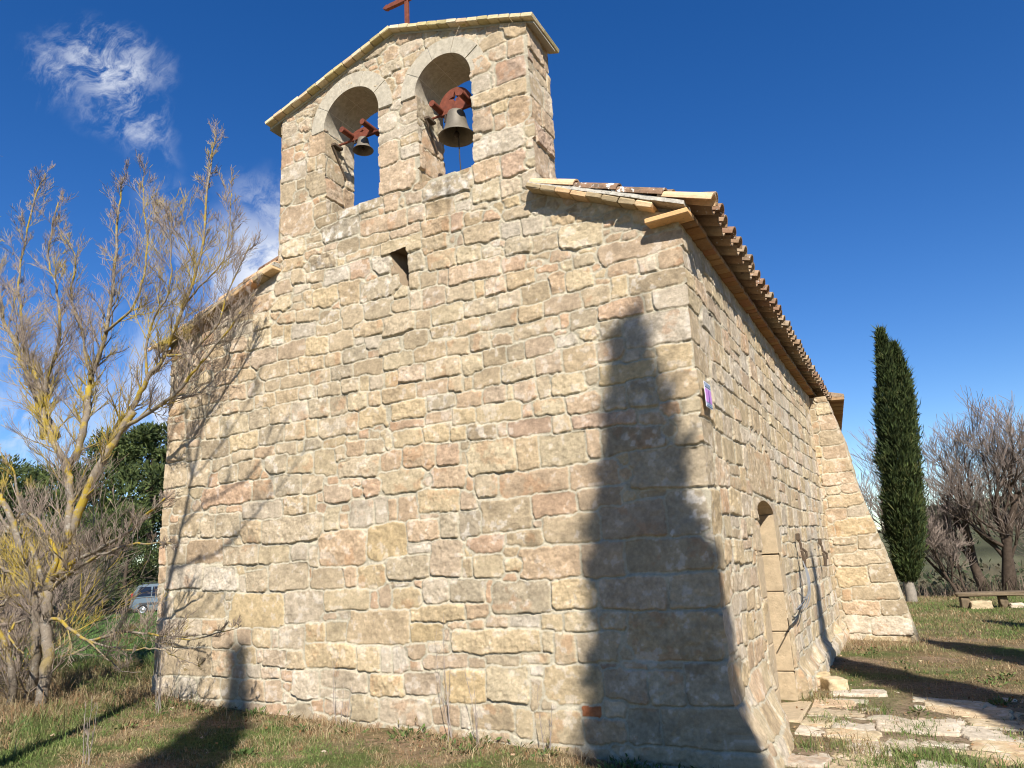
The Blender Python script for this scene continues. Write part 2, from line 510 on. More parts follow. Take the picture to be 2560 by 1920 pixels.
    c = base[ID] * (1 + 0.09 * a1_ + 0.05 * a2_)[..., None]
    c = c * np.stack([1 + 0.035 * a3_, 1 + 0 * a3_, 1 - 0.05 * a3_], -1)
    n1 = fbm(U, V, 4.5, seed + 11, 4); n2 = fbm(U, V, 16, seed + 12, 4); n3 = fbm(U, V, 7, seed + 15, 5, 0.6)
    c = c * (1 + 0.16 * n1 + 0.26 * n2 + 0.16 * fbm(U, V, 45, seed + 21, 3))[..., None]
    # orange iron stain inside some stones, pale limewash splashes, grey-brown crust
    ir = sst(n3, 0.12, 0.42) * (a2_ > 0.3) * 0.32
    c = c + (np.array(srgb(206, 150, 104)) * 0.8 - c) * ir[..., None]
    o_ = old[ID]
    pale = sst(n2 + 0.5 * n1, 0.30 - 0.22 * o_, 0.46 - 0.14 * o_) * (0.30 + 0.55 * o_)
    c = c + (np.array(srgb(232, 222, 206)) * 0.85 - c) * pale[..., None]
    dark = sst(fbm(U, V, 5.5, seed + 14, 5, 0.62), 0.20 - 0.16 * o_, 0.5 - 0.1 * o_) * (0.16 + 0.42 * o_)
    c = c + (np.array(srgb(132, 116, 92)) * 0.75 - c) * dark[..., None]
    mc = MORT * (1 + 0.12 * n1 + 0.16 * n2)[..., None]
    c = mc + (c - mc) * t
    return h.astype(np.float32), np.clip(c, 0.02, 1)


def rows(u0, u1, v0, v1, hr, wr, codes, seed):
    r_ = np.random.default_rng(seed)
    out = []
    v = v0
    while v < v1:
        h = r_.uniform(*hr)
        u = u0 - r_.uniform(0, wr[1])
        ph = r_.uniform(0, 9)
        while u < u1:
            w = r_.uniform(*wr) * (1 if r_.random() > 0.15 else 0.5)
            hh = h * r_.uniform(0.82, 1.0)
            vv = v + h / 2 + 0.035 * math.sin(u * 0.8 + ph)
            if r_.random() < 0.08 and h > 0.19:
                out.append((u + w / 2, vv + h * 0.25, w * 0.95, h * 0.42, r_.choice(list(codes))))
                out.append((u + w / 2, vv - h * 0.23, w * 0.95, h * 0.42, r_.choice(list(codes))))
            else:
                out.append((u + w / 2, vv, w - 0.012, hh, r_.choice(list(codes))))
            u += w
        v += h
    return out


def grid_obj(name, X, Y, Z, C, vmask, parent, mat_, flip=False, extra=None):
    nu, nv = X.shape
    idx = np.arange(nu * nv).reshape(nu, nv)
    F = np.stack([idx[:-1, :-1], idx[1:, :-1], idx[1:, 1:], idx[:-1, 1:]], -1)
    if flip: F = F[..., ::-1]
    fm = vmask[:-1, :-1] & vmask[1:, :-1] & vmask[1:, 1:] & vmask[:-1, 1:]
    if extra is not None: fm = fm & extra[:-1, :-1]
    F = F[fm]
    used, inv = np.unique(F.ravel(), return_inverse=True)
    V = np.stack([X, Y, Z], -1).reshape(-1, 3)[used]
    return link(name, np_mesh(name, V, inv.reshape(-1, 4), C.reshape(-1, 3)[used]), mat_, parent)


chapel = empty('chapel', (0, 0, 0))
tag(chapel, 'small rubble stone chapel with a two arched bell gable and barrel tiled roof', 'chapel')

ST = []
for tok in "-166,564,58,24w -181,540,28,22p -150,537,27,24r -184,517,29,20y -155,513,25,18w -229,535,59,19l -240,714,22,12g -226,714,14,5Y -210,705,14,6p -194,700,16,7w -181,697,10,5w -167,683,31,15t -166,665,23,15w -142,664,16,19p -150,641,32,25r -183,638,20,19w -169,636,5,12w -170,653,5,12w -163,618,59,15t -184,597,23,27p -163,588,11,14p -144,592,23,28p -299,721,23,20p -269,717,28,15w -297,704,31,18g -267,703,30,14t -284,687,20,18p -288,668,15,16p -293,735,14,5g -368,713,21,6p -394,706,16,6p -407,702,19,7p -421,699,27,9p -428,692,25,8t -446,691,14,6o -326,721,15,7p -322,714,10,4o -312,719,9,9y -342,714,15,7t -451,677,25,22w -423,673,19,14w -445,661,39,15t -451,641,22,25o -423,646,9,9o -403,644,30,29p -440,618,40,21w -414,620,13,17t -397,618,18,18t -429,601,11,11g -406,593,29,31g -449,594,23,28t -303,635,21,23w -274,630,23,14w -289,619,52,15w -302,597,22,31p -275,607,20,12t -275,591,19,16w -292,566,47,33p -434,555,48,37p -451,538,14,11p -437,521,36,18y -392,558,33,18t -390,543,29,14g -362,545,26,14l -371,527,52,21l -327,545,31,13l -329,533,21,5t -299,540,21,21p -272,537,22,12p -287,535,10,9t -311,517,60,19p -267,516,22,16p -239,515,35,18t -323,502,39,13t -283,501,35,10p -245,496,33,16b -218,495,15,18r -289,487,50,16y -246,478,30,16g -229,476,5,11t -220,474,10,9p -407,524,26,8g -406,517,24,8g -360,502,27,17g -344,491,38,10t -321,489,12,10t -384,509,19,7p -408,508,27,9p -438,501,34,14t -393,495,38,19l -368,489,11,7y -418,491,12,11t -429,485,24,18t -374,473,34,17w -344,473,26,20o -313,471,22,18w -316,445,54,21g -356,450,27,25t -391,451,36,20y -404,467,16,5t -423,470,23,9w -453,476,27,15b -454,456,33,19y -432,458,14,8t -414,455,13,19t -433,448,29,9t -374,439,10,8o -353,421,26,24t -318,422,37,22g -290,435,16,13y -271,422,14,17w -251,422,28,20b -270,463,18,17g -238,458,32,18t -272,444,13,15t -256,442,23,15t -239,440,12,16p -446,439,26,14t -414,435,32,14t -385,427,26,14g -463,446,17,10p -459,426,20,14t -421,420,34,15w -385,414,36,12t -331,405,40,16t -294,402,39,20t -263,400,17,19t -36,420,72,18p -10,404,18,16p -29,402,14,13w -52,404,26,12p -24,385,45,14d -56,388,14,18y -32,369,7,15t -13,369,28,17w -46,442,24,6w -129,489,16,8g -111,482,18,9g -93,472,16,8g -76,465,16,8g -57,456,16,8g -16,432,29,8g -57,368,39,14o -28,343,56,26w -70,351,22,15g -68,333,25,16b -37,323,14,4t -16,317,28,21y -56,311,50,15Y -71,290,25,19t -45,292,25,23g -16,293,31,23t -156,498,22,11y -211,510,16,10w -193,504,17,5t -212,520,15,7t -170,496,11,9y -182,490,21,12o -152,485,27,13t -124,478,20,6w -191,475,39,19t -225,476,11,9p -160,471,21,17w -136,467,23,19w -121,467,6,8w -117,459,14,5w -105,466,24,9t -84,460,13,5t -72,458,7,4y -60,449,9,6o -63,441,5,5p -89,445,40,23y -125,448,26,17t -152,452,28,15g -174,458,15,8w -208,456,26,18y -181,452,22,10t -131,436,21,5t -110,431,18,11p -83,429,15,4y -88,421,18,11g -158,434,24,15o -138,429,16,7p -124,421,23,7o -105,419,9,9y -201,437,57,20p -152,418,30,17t -130,415,12,7w -115,406,13,17p -92,403,24,18y -77,410,8,6o -73,404,9,8y -71,397,11,4p -219,419,31,16t -197,419,9,15y -179,417,23,17p -164,400,23,16w -139,401,29,18g -235,400,36,19y -196,398,33,16t -112,383,34,16b -78,384,24,15t -177,382,39,16g -143,381,24,15t -110,367,8,14o -93,366,25,16g -240,384,25,10g -212,382,27,16t -140,367,46,13t -177,369,26,8t -114,357,11,4o -272,381,25,18g -107,349,24,11w -305,378,25,14t -256,365,35,16t -295,363,36,16y -223,363,25,16t -199,365,23,17g -175,364,22,15b -162,347,16,14g -136,347,27,16p -183,347,25,16g -207,344,22,19y -241,346,39,19t -278,347,28,17p -304,344,17,15y -160,329,31,18g -128,331,27,19p -99,331,31,20t -193,328,30,19t -254,328,35,15p -294,328,37,16t -228,327,16,14t -213,326,8,12t -154,310,22,19p -135,310,10,18t -110,309,31,17y -169,311,7,15y -185,312,24,17p -213,311,29,14p -245,314,32,15g -283,310,42,18y -181,294,46,17y -152,291,9,12p -131,291,28,14y -95,290,34,17p -220,296,24,14y -248,298,29,10p -286,297,42,9o -310,309,7,16y -284,283,34,15y -250,284,29,16y -226,279,15,13y -200,278,28,15d -179,276,8,12p -151,276,41,12r -120,274,15,14t -81,273,54,12r -311,284,9,18y -305,262,22,19p -271,262,35,23b -238,261,26,20o -223,257,6,13t -192,254,50,30y -154,253,21,27t -120,252,43,26y -92,255,12,22p -293,242,52,21y -239,240,36,19p -216,231,6,11o -199,229,24,18t -149,227,67,18p -93,227,44,21p -478,398,40,21p -438,399,41,18b -401,397,33,22y -368,398,30,21t -444,420,12,20y -464,381,42,20t -436,380,14,17t -409,379,36,18t -380,379,22,16t -350,379,31,17g -519,401,34,18p -434,364,41,15t -396,363,28,15t -367,362,28,16d -332,362,39,17t -491,365,29,18g -467,365,25,14t -537,385,38,16p -444,349,34,15t -477,348,32,15t -417,347,18,15t -404,348,8,11t -385,347,30,16g -355,347,23,16t -337,347,14,17y -519,364,28,17p -549,366,29,16p -505,346,22,14t -529,349,24,15t -452,330,29,21t -425,330,22,20w -397,329,29,21g -372,328,22,22t -346,328,24,20y -324,328,15,15t -487,329,30,22t -372,306,53,22t -325,309,39,21y -524,327,48,23y -558,329,27,24t -587,330,36,24p -617,331,33,22b -465,308,36,20g -431,308,28,18t -408,308,18,21y -507,305,45,20y -553,302,47,21d -590,315,22,9p -475,291,31,12p -508,291,32,13t -444,291,30,12t -424,291,8,8y -406,292,24,11g -377,290,28,9y -352,291,14,7y -339,293,15,10o -320,299,12,6o -349,281,28,16p -369,276,15,15t -346,261,49,19t -389,270,27,25y -424,271,34,18y -457,276,30,18g -497,274,35,20t -529,272,29,19g -541,285,28,14g -616,308,33,23t -619,279,41,27t -578,277,35,29t -533,249,81,21r -475,249,31,21b -441,251,36,21g -406,249,27,19t -378,250,12,7o -354,245,27,6p -345,236,13,8o -373,237,33,17p -613,410,29,19t -616,387,29,20b -620,362,27,21t -583,417,28,17p -578,390,28,15y -584,365,28,17t -559,348,27,16t -585,349,24,15t -560,421,32,15t -518,422,34,16p -545,438,35,17t -56,254,52,21d -11,255,19,25g -38,267,21,11b -30,227,62,31t -89,208,39,18b -132,206,40,20o -47,207,26,5g -63,189,55,27b -18,190,32,32l -117,185,51,22t -150,190,9,4p -37,159,69,22g -91,157,36,26b -140,157,56,24p -20,131,39,22t -68,131,56,22b -120,132,38,22y -250,219,44,20y -217,216,14,15p -286,214,23,21p -303,215,10,18p -262,206,20,5p -239,195,19,20g -217,194,21,22d -179,200,49,27g -268,193,33,19p -273,177,24,8w -243,167,34,31b -201,177,38,16r -163,179,33,12g -219,170,9,6y -222,157,10,14g -199,158,32,18y -287,160,46,20g -256,138,25,20w -222,137,35,18g -200,135,6,17o -170,130,55,25g -289,133,30,18y -297,144,19,3d -255,118,58,13y -213,119,21,12p -268,102,36,16Y -234,108,18,5p -215,108,14,8t -194,110,20,8b -167,110,28,10w -142,109,18,12y -113,109,31,13y -247,99,5,10p -196,94,86,18y -146,94,10,16y -130,88,19,23t -102,90,38,21t -87,109,24,11t -256,89,21,9w -249,77,47,10p -216,75,16,7b -191,78,31,6t -159,80,26,7y -476,228,55,18w -428,229,31,19g -406,229,9,17y -396,235,6,9p -393,223,11,8o -379,211,18,22y -364,209,9,14p -361,220,10,6p -341,214,30,24w -318,215,14,23w -520,232,25,5o -528,215,34,24g -587,219,42,23g -563,217,28,22t -492,207,29,24t -434,205,81,25t -563,189,58,23b -507,182,52,19t -525,197,16,5p -458,180,41,18y -422,180,19,14w -403,175,12,20t -366,182,58,32p -311,186,44,33Y -487,168,27,3y -593,163,63,23w -536,158,52,23w -502,153,7,16w -482,155,30,21t -436,157,51,26t -406,159,5,10o -385,153,42,20t -356,155,13,18p -330,153,29,20y -570,132,85,26y -618,133,31,26w -481,124,75,32Y -415,127,48,29w -360,132,55,19y -327,131,8,14o -315,135,12,18p -383,117,27,4p -596,108,68,17w -543,109,36,14t -527,97,31,17b -496,98,18,17p -471,98,26,17y -454,97,8,16w -431,97,31,19w -399,103,24,17y -374,103,23,17y -322,107,71,29t -577,93,59,9y -624,93,27,12w -588,73,85,27t -527,72,31,25t -492,80,25,17y -474,80,10,11p -453,77,32,15b -425,75,21,15t -380,81,61,20y -333,78,26,21y -314,78,11,20w -296,78,16,21w -483,65,23,11w -460,64,24,11p -126,61,49,28y -111,41,14,8O -141,28,40,23y -101,27,33,17p -68,31,26,26g -23,33,62,26g -80,62,34,24b -48,61,26,25t -16,64,33,28l -38,98,73,34g -71,76,19,4p -47,75,25,4g -94,76,12,3r -43,11,106,12g -364,58,54,16w -412,53,36,24w -375,47,36,8w -312,55,36,18y -274,58,37,17b -229,57,40,25Y -185,60,39,26y -159,70,11,6w -160,53,9,23t -372,34,31,13p -340,34,30,21y -293,33,54,22w -259,44,12,6g -248,32,27,16p -230,31,9,17w -203,32,41,19g -172,29,12,20y".split():
    a = tok[:-1].split(',')
    ST.append((int(a[0]) / 100, int(a[1]) / 100, int(a[2]) / 100, int(a[3]) / 100, tok[-1]))

DU = 0.008
XL, XT0, XT1 = -6.352, -4.600, -1.304           # left corner, bell gable left and right
fu = np.arange(XL, 0.0005, DU)
fv = np.arange(-0.40, 7.50, DU)
U, V = np.meshgrid(fu, fv, indexing='ij')


def rake(x):
    return np.where(x > XT1, 4.405 - x * 0.452, 4.40 + (x + 6.33) * 0.335)


def coping_z(x):
    return 7.43 - np.where(x < -2.93, (-2.93 - x) * 0.30, (x + 2.93) * 0.34)


ARCH = ((-3.535, 0.395, 6.575), (-2.30, 0.352, 6.555))
SILL = 5.50
tower = (U >= XT0 - 1e-4) & (U <= XT1 + 1e-4)
msk = (V <= rake(U)) | (tower & (V <= coping_z(U) + 0.004))
for cx, r, zc in ARCH:
    msk &= ~((np.abs(U - cx) < r - 1e-4) & (V > SILL) & (V < zc + 0.02))
    msk &= ~((np.hypot(U - cx, V - zc) < r + 0.05) & (V >= zc + 0.02))
nx_l = -3.02 + np.clip((4.80 - V), 0, 1) * 0.40 + vnoise(U, V, 14, 3) * 0.05
niche = (U > nx_l) & (U < -2.80 + vnoise(U, V, 12, 8) * 0.05) & (V > 4.40 + vnoise(U, V, 9, 4) * 0.08) & (V < 4.82 + 0.06 * (U + 2.9) * 2)
msk &= ~niche
H, C = rubble(U, V, ST, msk, 101, amp=1.0)
# the walls lean in a hair and the plane of the facade is not perfectly true
H = H + fbm(U, V, 0.6, 77, 2) * 0.02
# dark streaks where rain runs off the right hand sill
for sx_, w_, z0_, z1_, k_ in ((-2.27, 0.035, 4.98, 5.46, 0.55), (-2.41, 0.05, 5.04, 5.24, 0.3), (-2.20, 0.09, 5.30, 5.47, 0.25), (-3.40, 0.06, 5.2, 5.46, 0.25), (-3.62, 0.04, 5.05, 5.4, 0.25)):
    st_ = np.exp(-((U - sx_ + vnoise(U, V, 6, 31) * 0.02) / w_) ** 2) * sst(V, z0_, z0_ + 0.12) * (V < z1_) * (0.7 + 0.6 * fbm(U, V, 20, 37, 3))
    C = C * (1 - k_ * np.clip(st_, 0, 1))[..., None]
X = U.copy(); Y = -H; Z = V.copy()


def corner(col_u, z0, z1, y1, facing, stones, seed, name, codes, dy=DU, amp=1.0, foot=None, vm=None, hr=None, parent=None, mat_=None):
    """a wall running back from a vertical edge of the front wall; the shared edge is welded"""
    global X, Y
    i = int(round((col_u - XL) / DU))
    sel = np.where((fv >= z0 - 1e-6) & (fv <= z1 + 1e-6))[0]
    ys = np.concatenate([[0.0], np.arange(dy, y1, dy), [y1]])
    yy = np.linspace(0, y1, len(ys))
    u2, v2 = np.meshgrid(yy, fv[sel], indexing='ij')
    m2 = np.ones_like(u2, bool) if vm is None else vm(u2, v2)
    h, c = rubble(u2, v2, stones, m2, seed, amp=amp, fillcodes=codes)
    if foot is not None: h = h + foot(u2, v2)
    h = h + fbm(u2, v2, 0.5, seed + 40, 2) * 0.02
    he = np.maximum(h[0], 0.4 * h[1] + 0.6 * h[min(3, len(h) - 1)])
    h[0] = he
    X[i, sel] = U[i, sel] + facing * he
    x3 = U[i, sel][None, :] + facing * h
    y3 = u2.copy()
    y3[0] = Y[i, sel]
    k3 = min(6, len(y3) - 1)
    for j in range(1, k3): y3[j] = y3[j] + (Y[i, sel]) * (1 - j / k3) * 0.6
    c[0] = C[i, sel]
    return grid_obj(name, x3, y3, v2, c, m2, parent or chapel, mat_ or M_WALL, flip=(facing < 0))


# ---- right flank: long courses with the doorway, quoins shared with the front
quo = [(s[1], s[3]) for s in ST if s[0] + s[2] / 2 > -0.13 and s[3] > 0.12]
quo.sort()
side = []
rq = np.random.default_rng(8)
for n_, (z_, h_) in enumerate(quo):
    w_ = rq.uniform(0.34, 0.62) if n_ % 2 else rq.uniform(0.24, 0.40)
    side.append((w_ / 2 - 0.04, z_, w_ + 0.08, h_, rq.choice(list('tywt'))))
DY0, DY1, DSP, DR = 1.96, 2.96, 1.97, 0.12
# dressed door surround
for z_, h_ in ((0.12, 0.40), (0.53, 0.40), (0.94, 0.42), (1.36, 0.38), (1.72, 0.32)):
    w_ = rq.uniform(0.30, 0.46)
    side.append((DY0 - w_ / 2, z_, w_, h_ - 0.02, rq.choice(list('ty'))))
    w_ = rq.uniform(0.22, 0.40)
    side.append((DY1 + w_ / 2, z_, w_, h_ - 0.02, rq.choice(list('ty'))))
side.append((2.46, 2.42, 1.42, 0.52, 't'))
proc = []
for s in rows(0.42, 10.45, -0.3, 4.36, (0.17, 0.27), (0.24, 0.58), 'ttpyywwywt', 52):
    ok = True
    for q in side:
        if abs(s[0] - q[0]) < (s[2] + q[2]) / 2 * 0.80 and abs(s[1] - q[1]) < (s[3] + q[3]) / 2 * 0.72: ok = False
    if ok: proc.append(s)


def door_hole(y, z):
    inside = (y > DY0) & (y < DY1) & (z < DSP + DR * np.sqrt(np.clip(1 - ((y - (DY0 + DY1) / 2) / 0.5) ** 2, 0, 1)) + 0.0)
    return ~inside


def footing(y, z):
    n = vnoise(y, z, 3, 12) * 0.35 + vnoise(y, z, 9, 13) * 0.12
    big = 0.24 * sst(0.62 + n * 0.35 - z, 0.0, 0.60) * (1 - sst(y, 0.9, 2.0))
    run = 0.10 * sst(0.34 + n * 0.4 - z, 0.0, 0.22) * (1 - sst(y, DY0 - 0.3, DY0 - 0.05) * (1 - sst(y, DY1, DY1 + 0.2)))
    return np.maximum(big, run)


corner(0.0, -0.40, 4.36, 10.45, 1, side + proc, 202, 'side_wall', 'typw', dy=0.011, amp=0.95, foot=footing, vm=door_hole)
# ---- bell gable flank and the reveals of the two openings
tz = 4.96
tst = [(s[0], s[1], s[2], s[3], s[4]) for s in rows(-0.1, 0.6, tz, 7.0, (0.22, 0.34), (0.26, 0.46), 'pwprtw', 61)]
belfry = None
grids = []
corner(XT1, tz, float(coping_z(np.array(XT1))), 0.50, 1, tst, 303, 'gable_flank', 'pwr', amp=1.2)
for n_, (cx, r, zc) in enumerate(ARCH):
    for sgn in (-1, 1):
        xx = cx + sgn * r
        col = XL + DU * round((xx - XL) / DU)
        if sgn < 0: col = XL + DU * math.floor((xx - XL) / DU + 0.02)
        else: col = XL + DU * math.ceil((xx - XL) / DU - 0.02)
        jst = rows(-0.1, 0.6, SILL - 0.1, zc + 0.3, (0.22, 0.34), (0.28, 0.5), 'tgpw', 70 + n_ * 2 + sgn)
        corner(col, SILL, zc + 0.02, 0.50, -sgn, jst, 310 + n_ * 4 + sgn, 'opening_reveal', 'tgpw', amp=1.0)
fm_low = (V < 5.0 + 0 * U)
tower_face = tower & (V >= rake(np.where(tower, -4.6, U)) + 0.03) & (V > 4.96)
gable_part = (U >= XT0 - 1e-4) & (U < XT1 - 1e-4) & (V > 5.1)
grid_obj('front_wall', X, Y, Z, C, msk, chapel, M_WALL, extra=~gable_part)
grid_obj('bell_gable', X, Y, Z, C, msk, chapel, M_WALL, extra=gable_part)


# ---- plain remaining walls (coarser): left flank, gable back
def plain_wall(name, P0, du_, dv_, nu_, nv_, nrm, stones_rows, seed, vm=None, step=0.03, amp=1.2):
    a = np.arange(0, nu_ + step / 2, step); b = np.arange(0, nv_ + step / 2, step)
    u2, v2 = np.meshgrid(a, b, indexing='ij')
    m2 = np.ones_like(u2, bool) if vm is None else vm(u2, v2)
    h, c = rubble(u2, v2, stones_rows, m2, seed, fill=False, amp=amp)
    P = np.array(P0)[None, None] + u2[..., None] * np.array(du_) + v2[..., None] * np.array(dv_) + h[..., None] * np.array(nrm)
    fl = np.cross(du_, dv_) @ np.array(nrm) < 0
    return grid_obj(name, P[..., 0], P[..., 1], P[..., 2], c, m2, chapel, M_WALL, flip=bool(fl))


plain_wall('side_wall', (-6.352, 0.0, -0.4), (0, 1, 0), (0, 0, 1), 10.45, 4.78, (-1, 0, 0), rows(0, 10.5, 0, 4.8, (0.18, 0.28), (0.25, 0.6), 'ttpyg', 91), 92)


def back_mask(u2, v2):
    x = XT1 - u2; z = 4.9 + v2
    mm = z < coping_z(x)
    for cx, r, zc in ARCH:
        mm &= ~((np.abs(x - cx) < r) & (z > SILL) & (z < zc)) & ~((np.hypot(x - cx, z - zc) < r + 0.03) & (z >= zc))
    return mm


plain_wall('bell_gable_back', (XT1, 0.50, 4.9), (-1, 0, 0), (0, 0, 1), XT1 - XT0, 2.56, (0, 1, 0), rows(0, 3.4, 0, 2.7, (0.2, 0.3), (0.25, 0.5), 'tpgw', 93), 94, vm=back_mask, step=0.02)
plain_wall('gable_flank', (XT0, 0.0, 4.9), (0, 1, 0), (0, 0, 1), 0.5, 2.03, (-1, 0, 0), rows(0, .6, 0, 2.1, (0.2, 0.3), (0.25, 0.5), 'tpgw', 95), 96, step=0.02)

# ---- arches: smooth voussoirs with pale joints
for cx, r, zc in ARCH:
    ro = r + 0.185
    cuts = [-2, 33, 71, 109, 147, 182]
    b = MB(); jb = MB()
    for a0, a1 in zip(cuts[:-1], cuts[1:]):
        n = 10
        ai = [R(a0 + 0.6 + (a1 - a0 - 1.2) * q / n) for q in range(n + 1)]
        wob = rnd.uniform(-0.003, 0.003)
        poly_o = [(cx + (ro + wob) * math.cos(a), zc + (ro + wob) * math.sin(a)) for a in ai]
        poly_i = [(cx + r * math.cos(a), zc + r * math.sin(a)) for a in ai]
        for y0, y1 in ((-0.024 + wob, 0.235), (0.243, 0.505)):
            vs = []
            for (xo, zo), (xi, zi) in zip(poly_o, poly_i):
                vs += [(xo, y0, zo), (xi, y0, zi), (xi, y1, zi), (xo, y1, zo)]
            fs = []
            for q in range(n):
                for s_ in range(4):
                    fs.append((q * 4 + s_, q * 4 + (s_ + 1) % 4, q * 4 + 4 + (s_ + 1) % 4, q * 4 + 4 + s_))
            fs += [(3, 2, 1, 0), (n * 4, n * 4 + 1, n * 4 + 2, n * 4 + 3)]
            b.add(vs, fs)
    n = 40
    ai = [R(-2 + 184 * q / n) for q in range(n + 1)]
    vs = []
    for a in ai:
        for rr, yy in ((ro - 0.006, -0.016), (r + 0.003, -0.016), (r + 0.003, 0.497), (ro - 0.006, 0.497)):
            vs.append((cx + rr * math.cos(a), yy, zc + rr * math.sin(a)))
    fs = [(q * 4 + s_, q * 4 + (s_ + 1) % 4, q * 4 + 4 + (s_ + 1) % 4, q * 4 + 4 + s_) for q in range(n) for s_ in range(4)]
    fs += [(3, 2, 1, 0), (n * 4, n * 4 + 1, n * 4 + 2, n * 4 + 3)]
    jb.add(vs, fs)
    arch = b.build('arch', M_ARCH, chapel)
    jb.build('arch_joints', M_JOINT, arch)
    # sill slab
    sb = MB()
    sb.box((cx, 0.255, SILL - 0.035), (2 * r + 0.04, 0.50, 0.07), bevel=0.012)
    sb.cur = tuple(PALA['g'])
    sb.c = [tuple(PALA['g'])] * len(sb.v)
    sb.build('sill', M_STONE, chapel, col=True)

# ---- the putlog hole
b = MB()
pv = [(-3.035, 4.86), (-2.775, 4.88), (-2.77, 4.14), (-2.97, 4.14)]
vs = [(x, -0.004, z) for x, z in pv] + [(-2.86 + 0.08 * i_, 0.60, z) for i_, z in ((0, 4.80), (1, 4.80), (1, 4.30), (0, 4.30))]
b.cur = tuple(PALA['b'] * 0.8)
b.add(vs, [(0, 4, 5, 1), (1, 5, 6, 2), (2, 6, 7, 3), (3, 7, 4, 0), (4, 7, 6, 5)])
b.build('putlog_hole', M_STONE, chapel, col=True)

# ---- doorway: reveals, soffit, leaf
b = MB()
b.cur = tuple(PALA['t'] * 1.0)
zz = [-0.3, 0.30, 0.71, 1.13, 1.53, 1.97]
for z0, z1 in zip(zz[:-1], zz[1:]):
    b.box((-0.20, DY1 + 0.15, (z0 + z1) / 2), (0.42, 0.30, z1 - z0 - 0.010), bevel=0.008, jit=0.002)
    b.box((-0.20, DY0 - 0.15, (z0 + z1) / 2), (0.42, 0.30, z1 - z0 - 0.010), bevel=0.008, jit=0.002)
n = 12
vs = []
for q in range(n + 1):
    y = DY0 - 0.002 + (DY1 - DY0 + 0.004) * q / n
    z = DSP + DR * math.sqrt(max(0, 1 - ((y - 2.46) / 0.502) ** 2))
    vs += [(0.012, y, z), (-0.41, y, z)]
b.add(vs, [(2 * q, 2 * q + 1, 2 * q + 3, 2 * q + 2) for q in range(n)])
b.box((-0.12, 2.46, -0.14), (0.56, 0.99, 0.30), bevel=0.02, jit=0.008)
dr = b.build('doorway', M_STONE, chapel, col=True)
b = MB()
for q in range(6):
    b.box((-0.38, DY0 + 0.085 + q * 0.166, 0.9), (0.05, 0.158, 2.6), bevel=0.006)
dl = b.build('door', M_WOOD, dr)
b = MB()
b.tube([(-0.345, 2.12, 1.0), (-0.31, 2.12, 1.02), (-0.31, 2.12, 0.9), (-0.345, 2.12, 0.88)], 0.012)
b.build('handle', M_IRON, dl)


# ------------------------------------------------------------------ brick copings, eaves and tiles
def brickcol(kind):
    if kind == 'cop': c = rnd.choice([(214, 196, 152), (218, 200, 160), (206, 188, 138), (190, 174, 128), (224, 206, 172), (212, 186, 150)])
    elif kind == 'eave': c = rnd.choice([(160, 122, 80), (150, 112, 74), (166, 132, 92), (148, 116, 82), (156, 114, 82)])  # eave brick tones darkened: shade under the overhang is painted into the colour
    else: c = rnd.choice([(216, 168, 126), (220, 190, 148), (206, 172, 130), (208, 178, 136)])
    return tuple(np.array(srgb(*c)) * 0.85)


# coping of the bell gable: two ranks of flat brick on edge per slope
b = MB()
for (xa, za, xb, zb) in ((-2.93, 7.455, -4.80, 6.894), (-2.93, 7.455, -1.18, 6.860)):
    L_ = math.hypot(xb - xa, zb - za)
    n = 14
    ang = math.atan2(zb - za, xb - xa)
    Mx = Matrix.Rotation(-ang, 3, 'Y')
    for q in range(n):
        t0, t1 = q / n, (q + 1) / n
        tm = (t0 + t1) / 2
        for (y0, y1) in ((-0.095, 0.20), (0.206, 0.58)):
            b.cur = brickcol('cop')
            dz = rnd.uniform(-0.004, 0.005)
            b.box((xa + (xb - xa) * tm, (y0 + y1) / 2 + rnd.uniform(-.005, .005), za + (zb - za) * tm + 0.026 + dz), (L_ / n - 0.007, y1 - y0, 0.046), M=Mx, bevel=0.006, jit=0.0022)
cop = b.build('coping', M_BRICK, chapel, col=True)
b = MB()
b.prism([(-4.80, 6.868), (-2.93, 7.430), (-1.20, 6.842), (-1.20, 6.862), (-2.93, 7.486), (-4.80, 6.924)][::-1], -0.012, 0.50)
b.build('mortar_bed', M_MORTAR, cop)

roof = empty('roof', (0, 0, 0))
roof.parent = chapel


def half_tile(bm, p0, p1, r0, r1, up, th=0.014, concave=False, n=7, arc=1.0):
    """one barrel tile from p0 to p1 (axis), radii r0, r1; concave ones are laid as gutters"""
    p0 = Vector(p0); p1 = Vector(p1)
    d = (p1 - p0).normalized()
    up = (Vector(up) - d * Vector(up).dot(d)).normalized()
    s = d.cross(up)
    sg = -1 if concave else 1
    vs = []
    for p, r in ((p0, r0), (p1, r1)):
        for k2 in range(2):
            rr = r - (th if k2 else 0)
            for j in range(n + 1):
                a = math.pi * (0.5 - 0.5 * arc) + math.pi * arc * j / n
                vs.append(p + s * (rr * math.cos(a)) + up * (sg * rr * math.sin(a)))
    m_ = n + 1
    fs = []
    for j in range(n):
        fs += [(j, j + 1, 2 * m_ + j + 1, 2 * m_ + j), (m_ + j + 1, m_ + j, 3 * m_ + j, 3 * m_ + j + 1),
               (j + 1, j, m_ + j, m_ + j + 1), (2 * m_ + j, 2 * m_ + j + 1, 3 * m_ + j + 1, 3 * m_ + j)]
    for j in (0, n):
        fs.append((j, 2 * m_ + j, 3 * m_ + j, m_ + j))
    bm.add(vs, fs)


def tilecol():
    c = rnd.choice([(172, 142, 112), (182, 152, 120), (162, 128, 102), (196, 170, 138), (156, 132, 108), (180, 158, 130)])
    return tuple(np.array(srgb(*c)) * 0.66)


RX = -3.17
RIDGE = 5.66


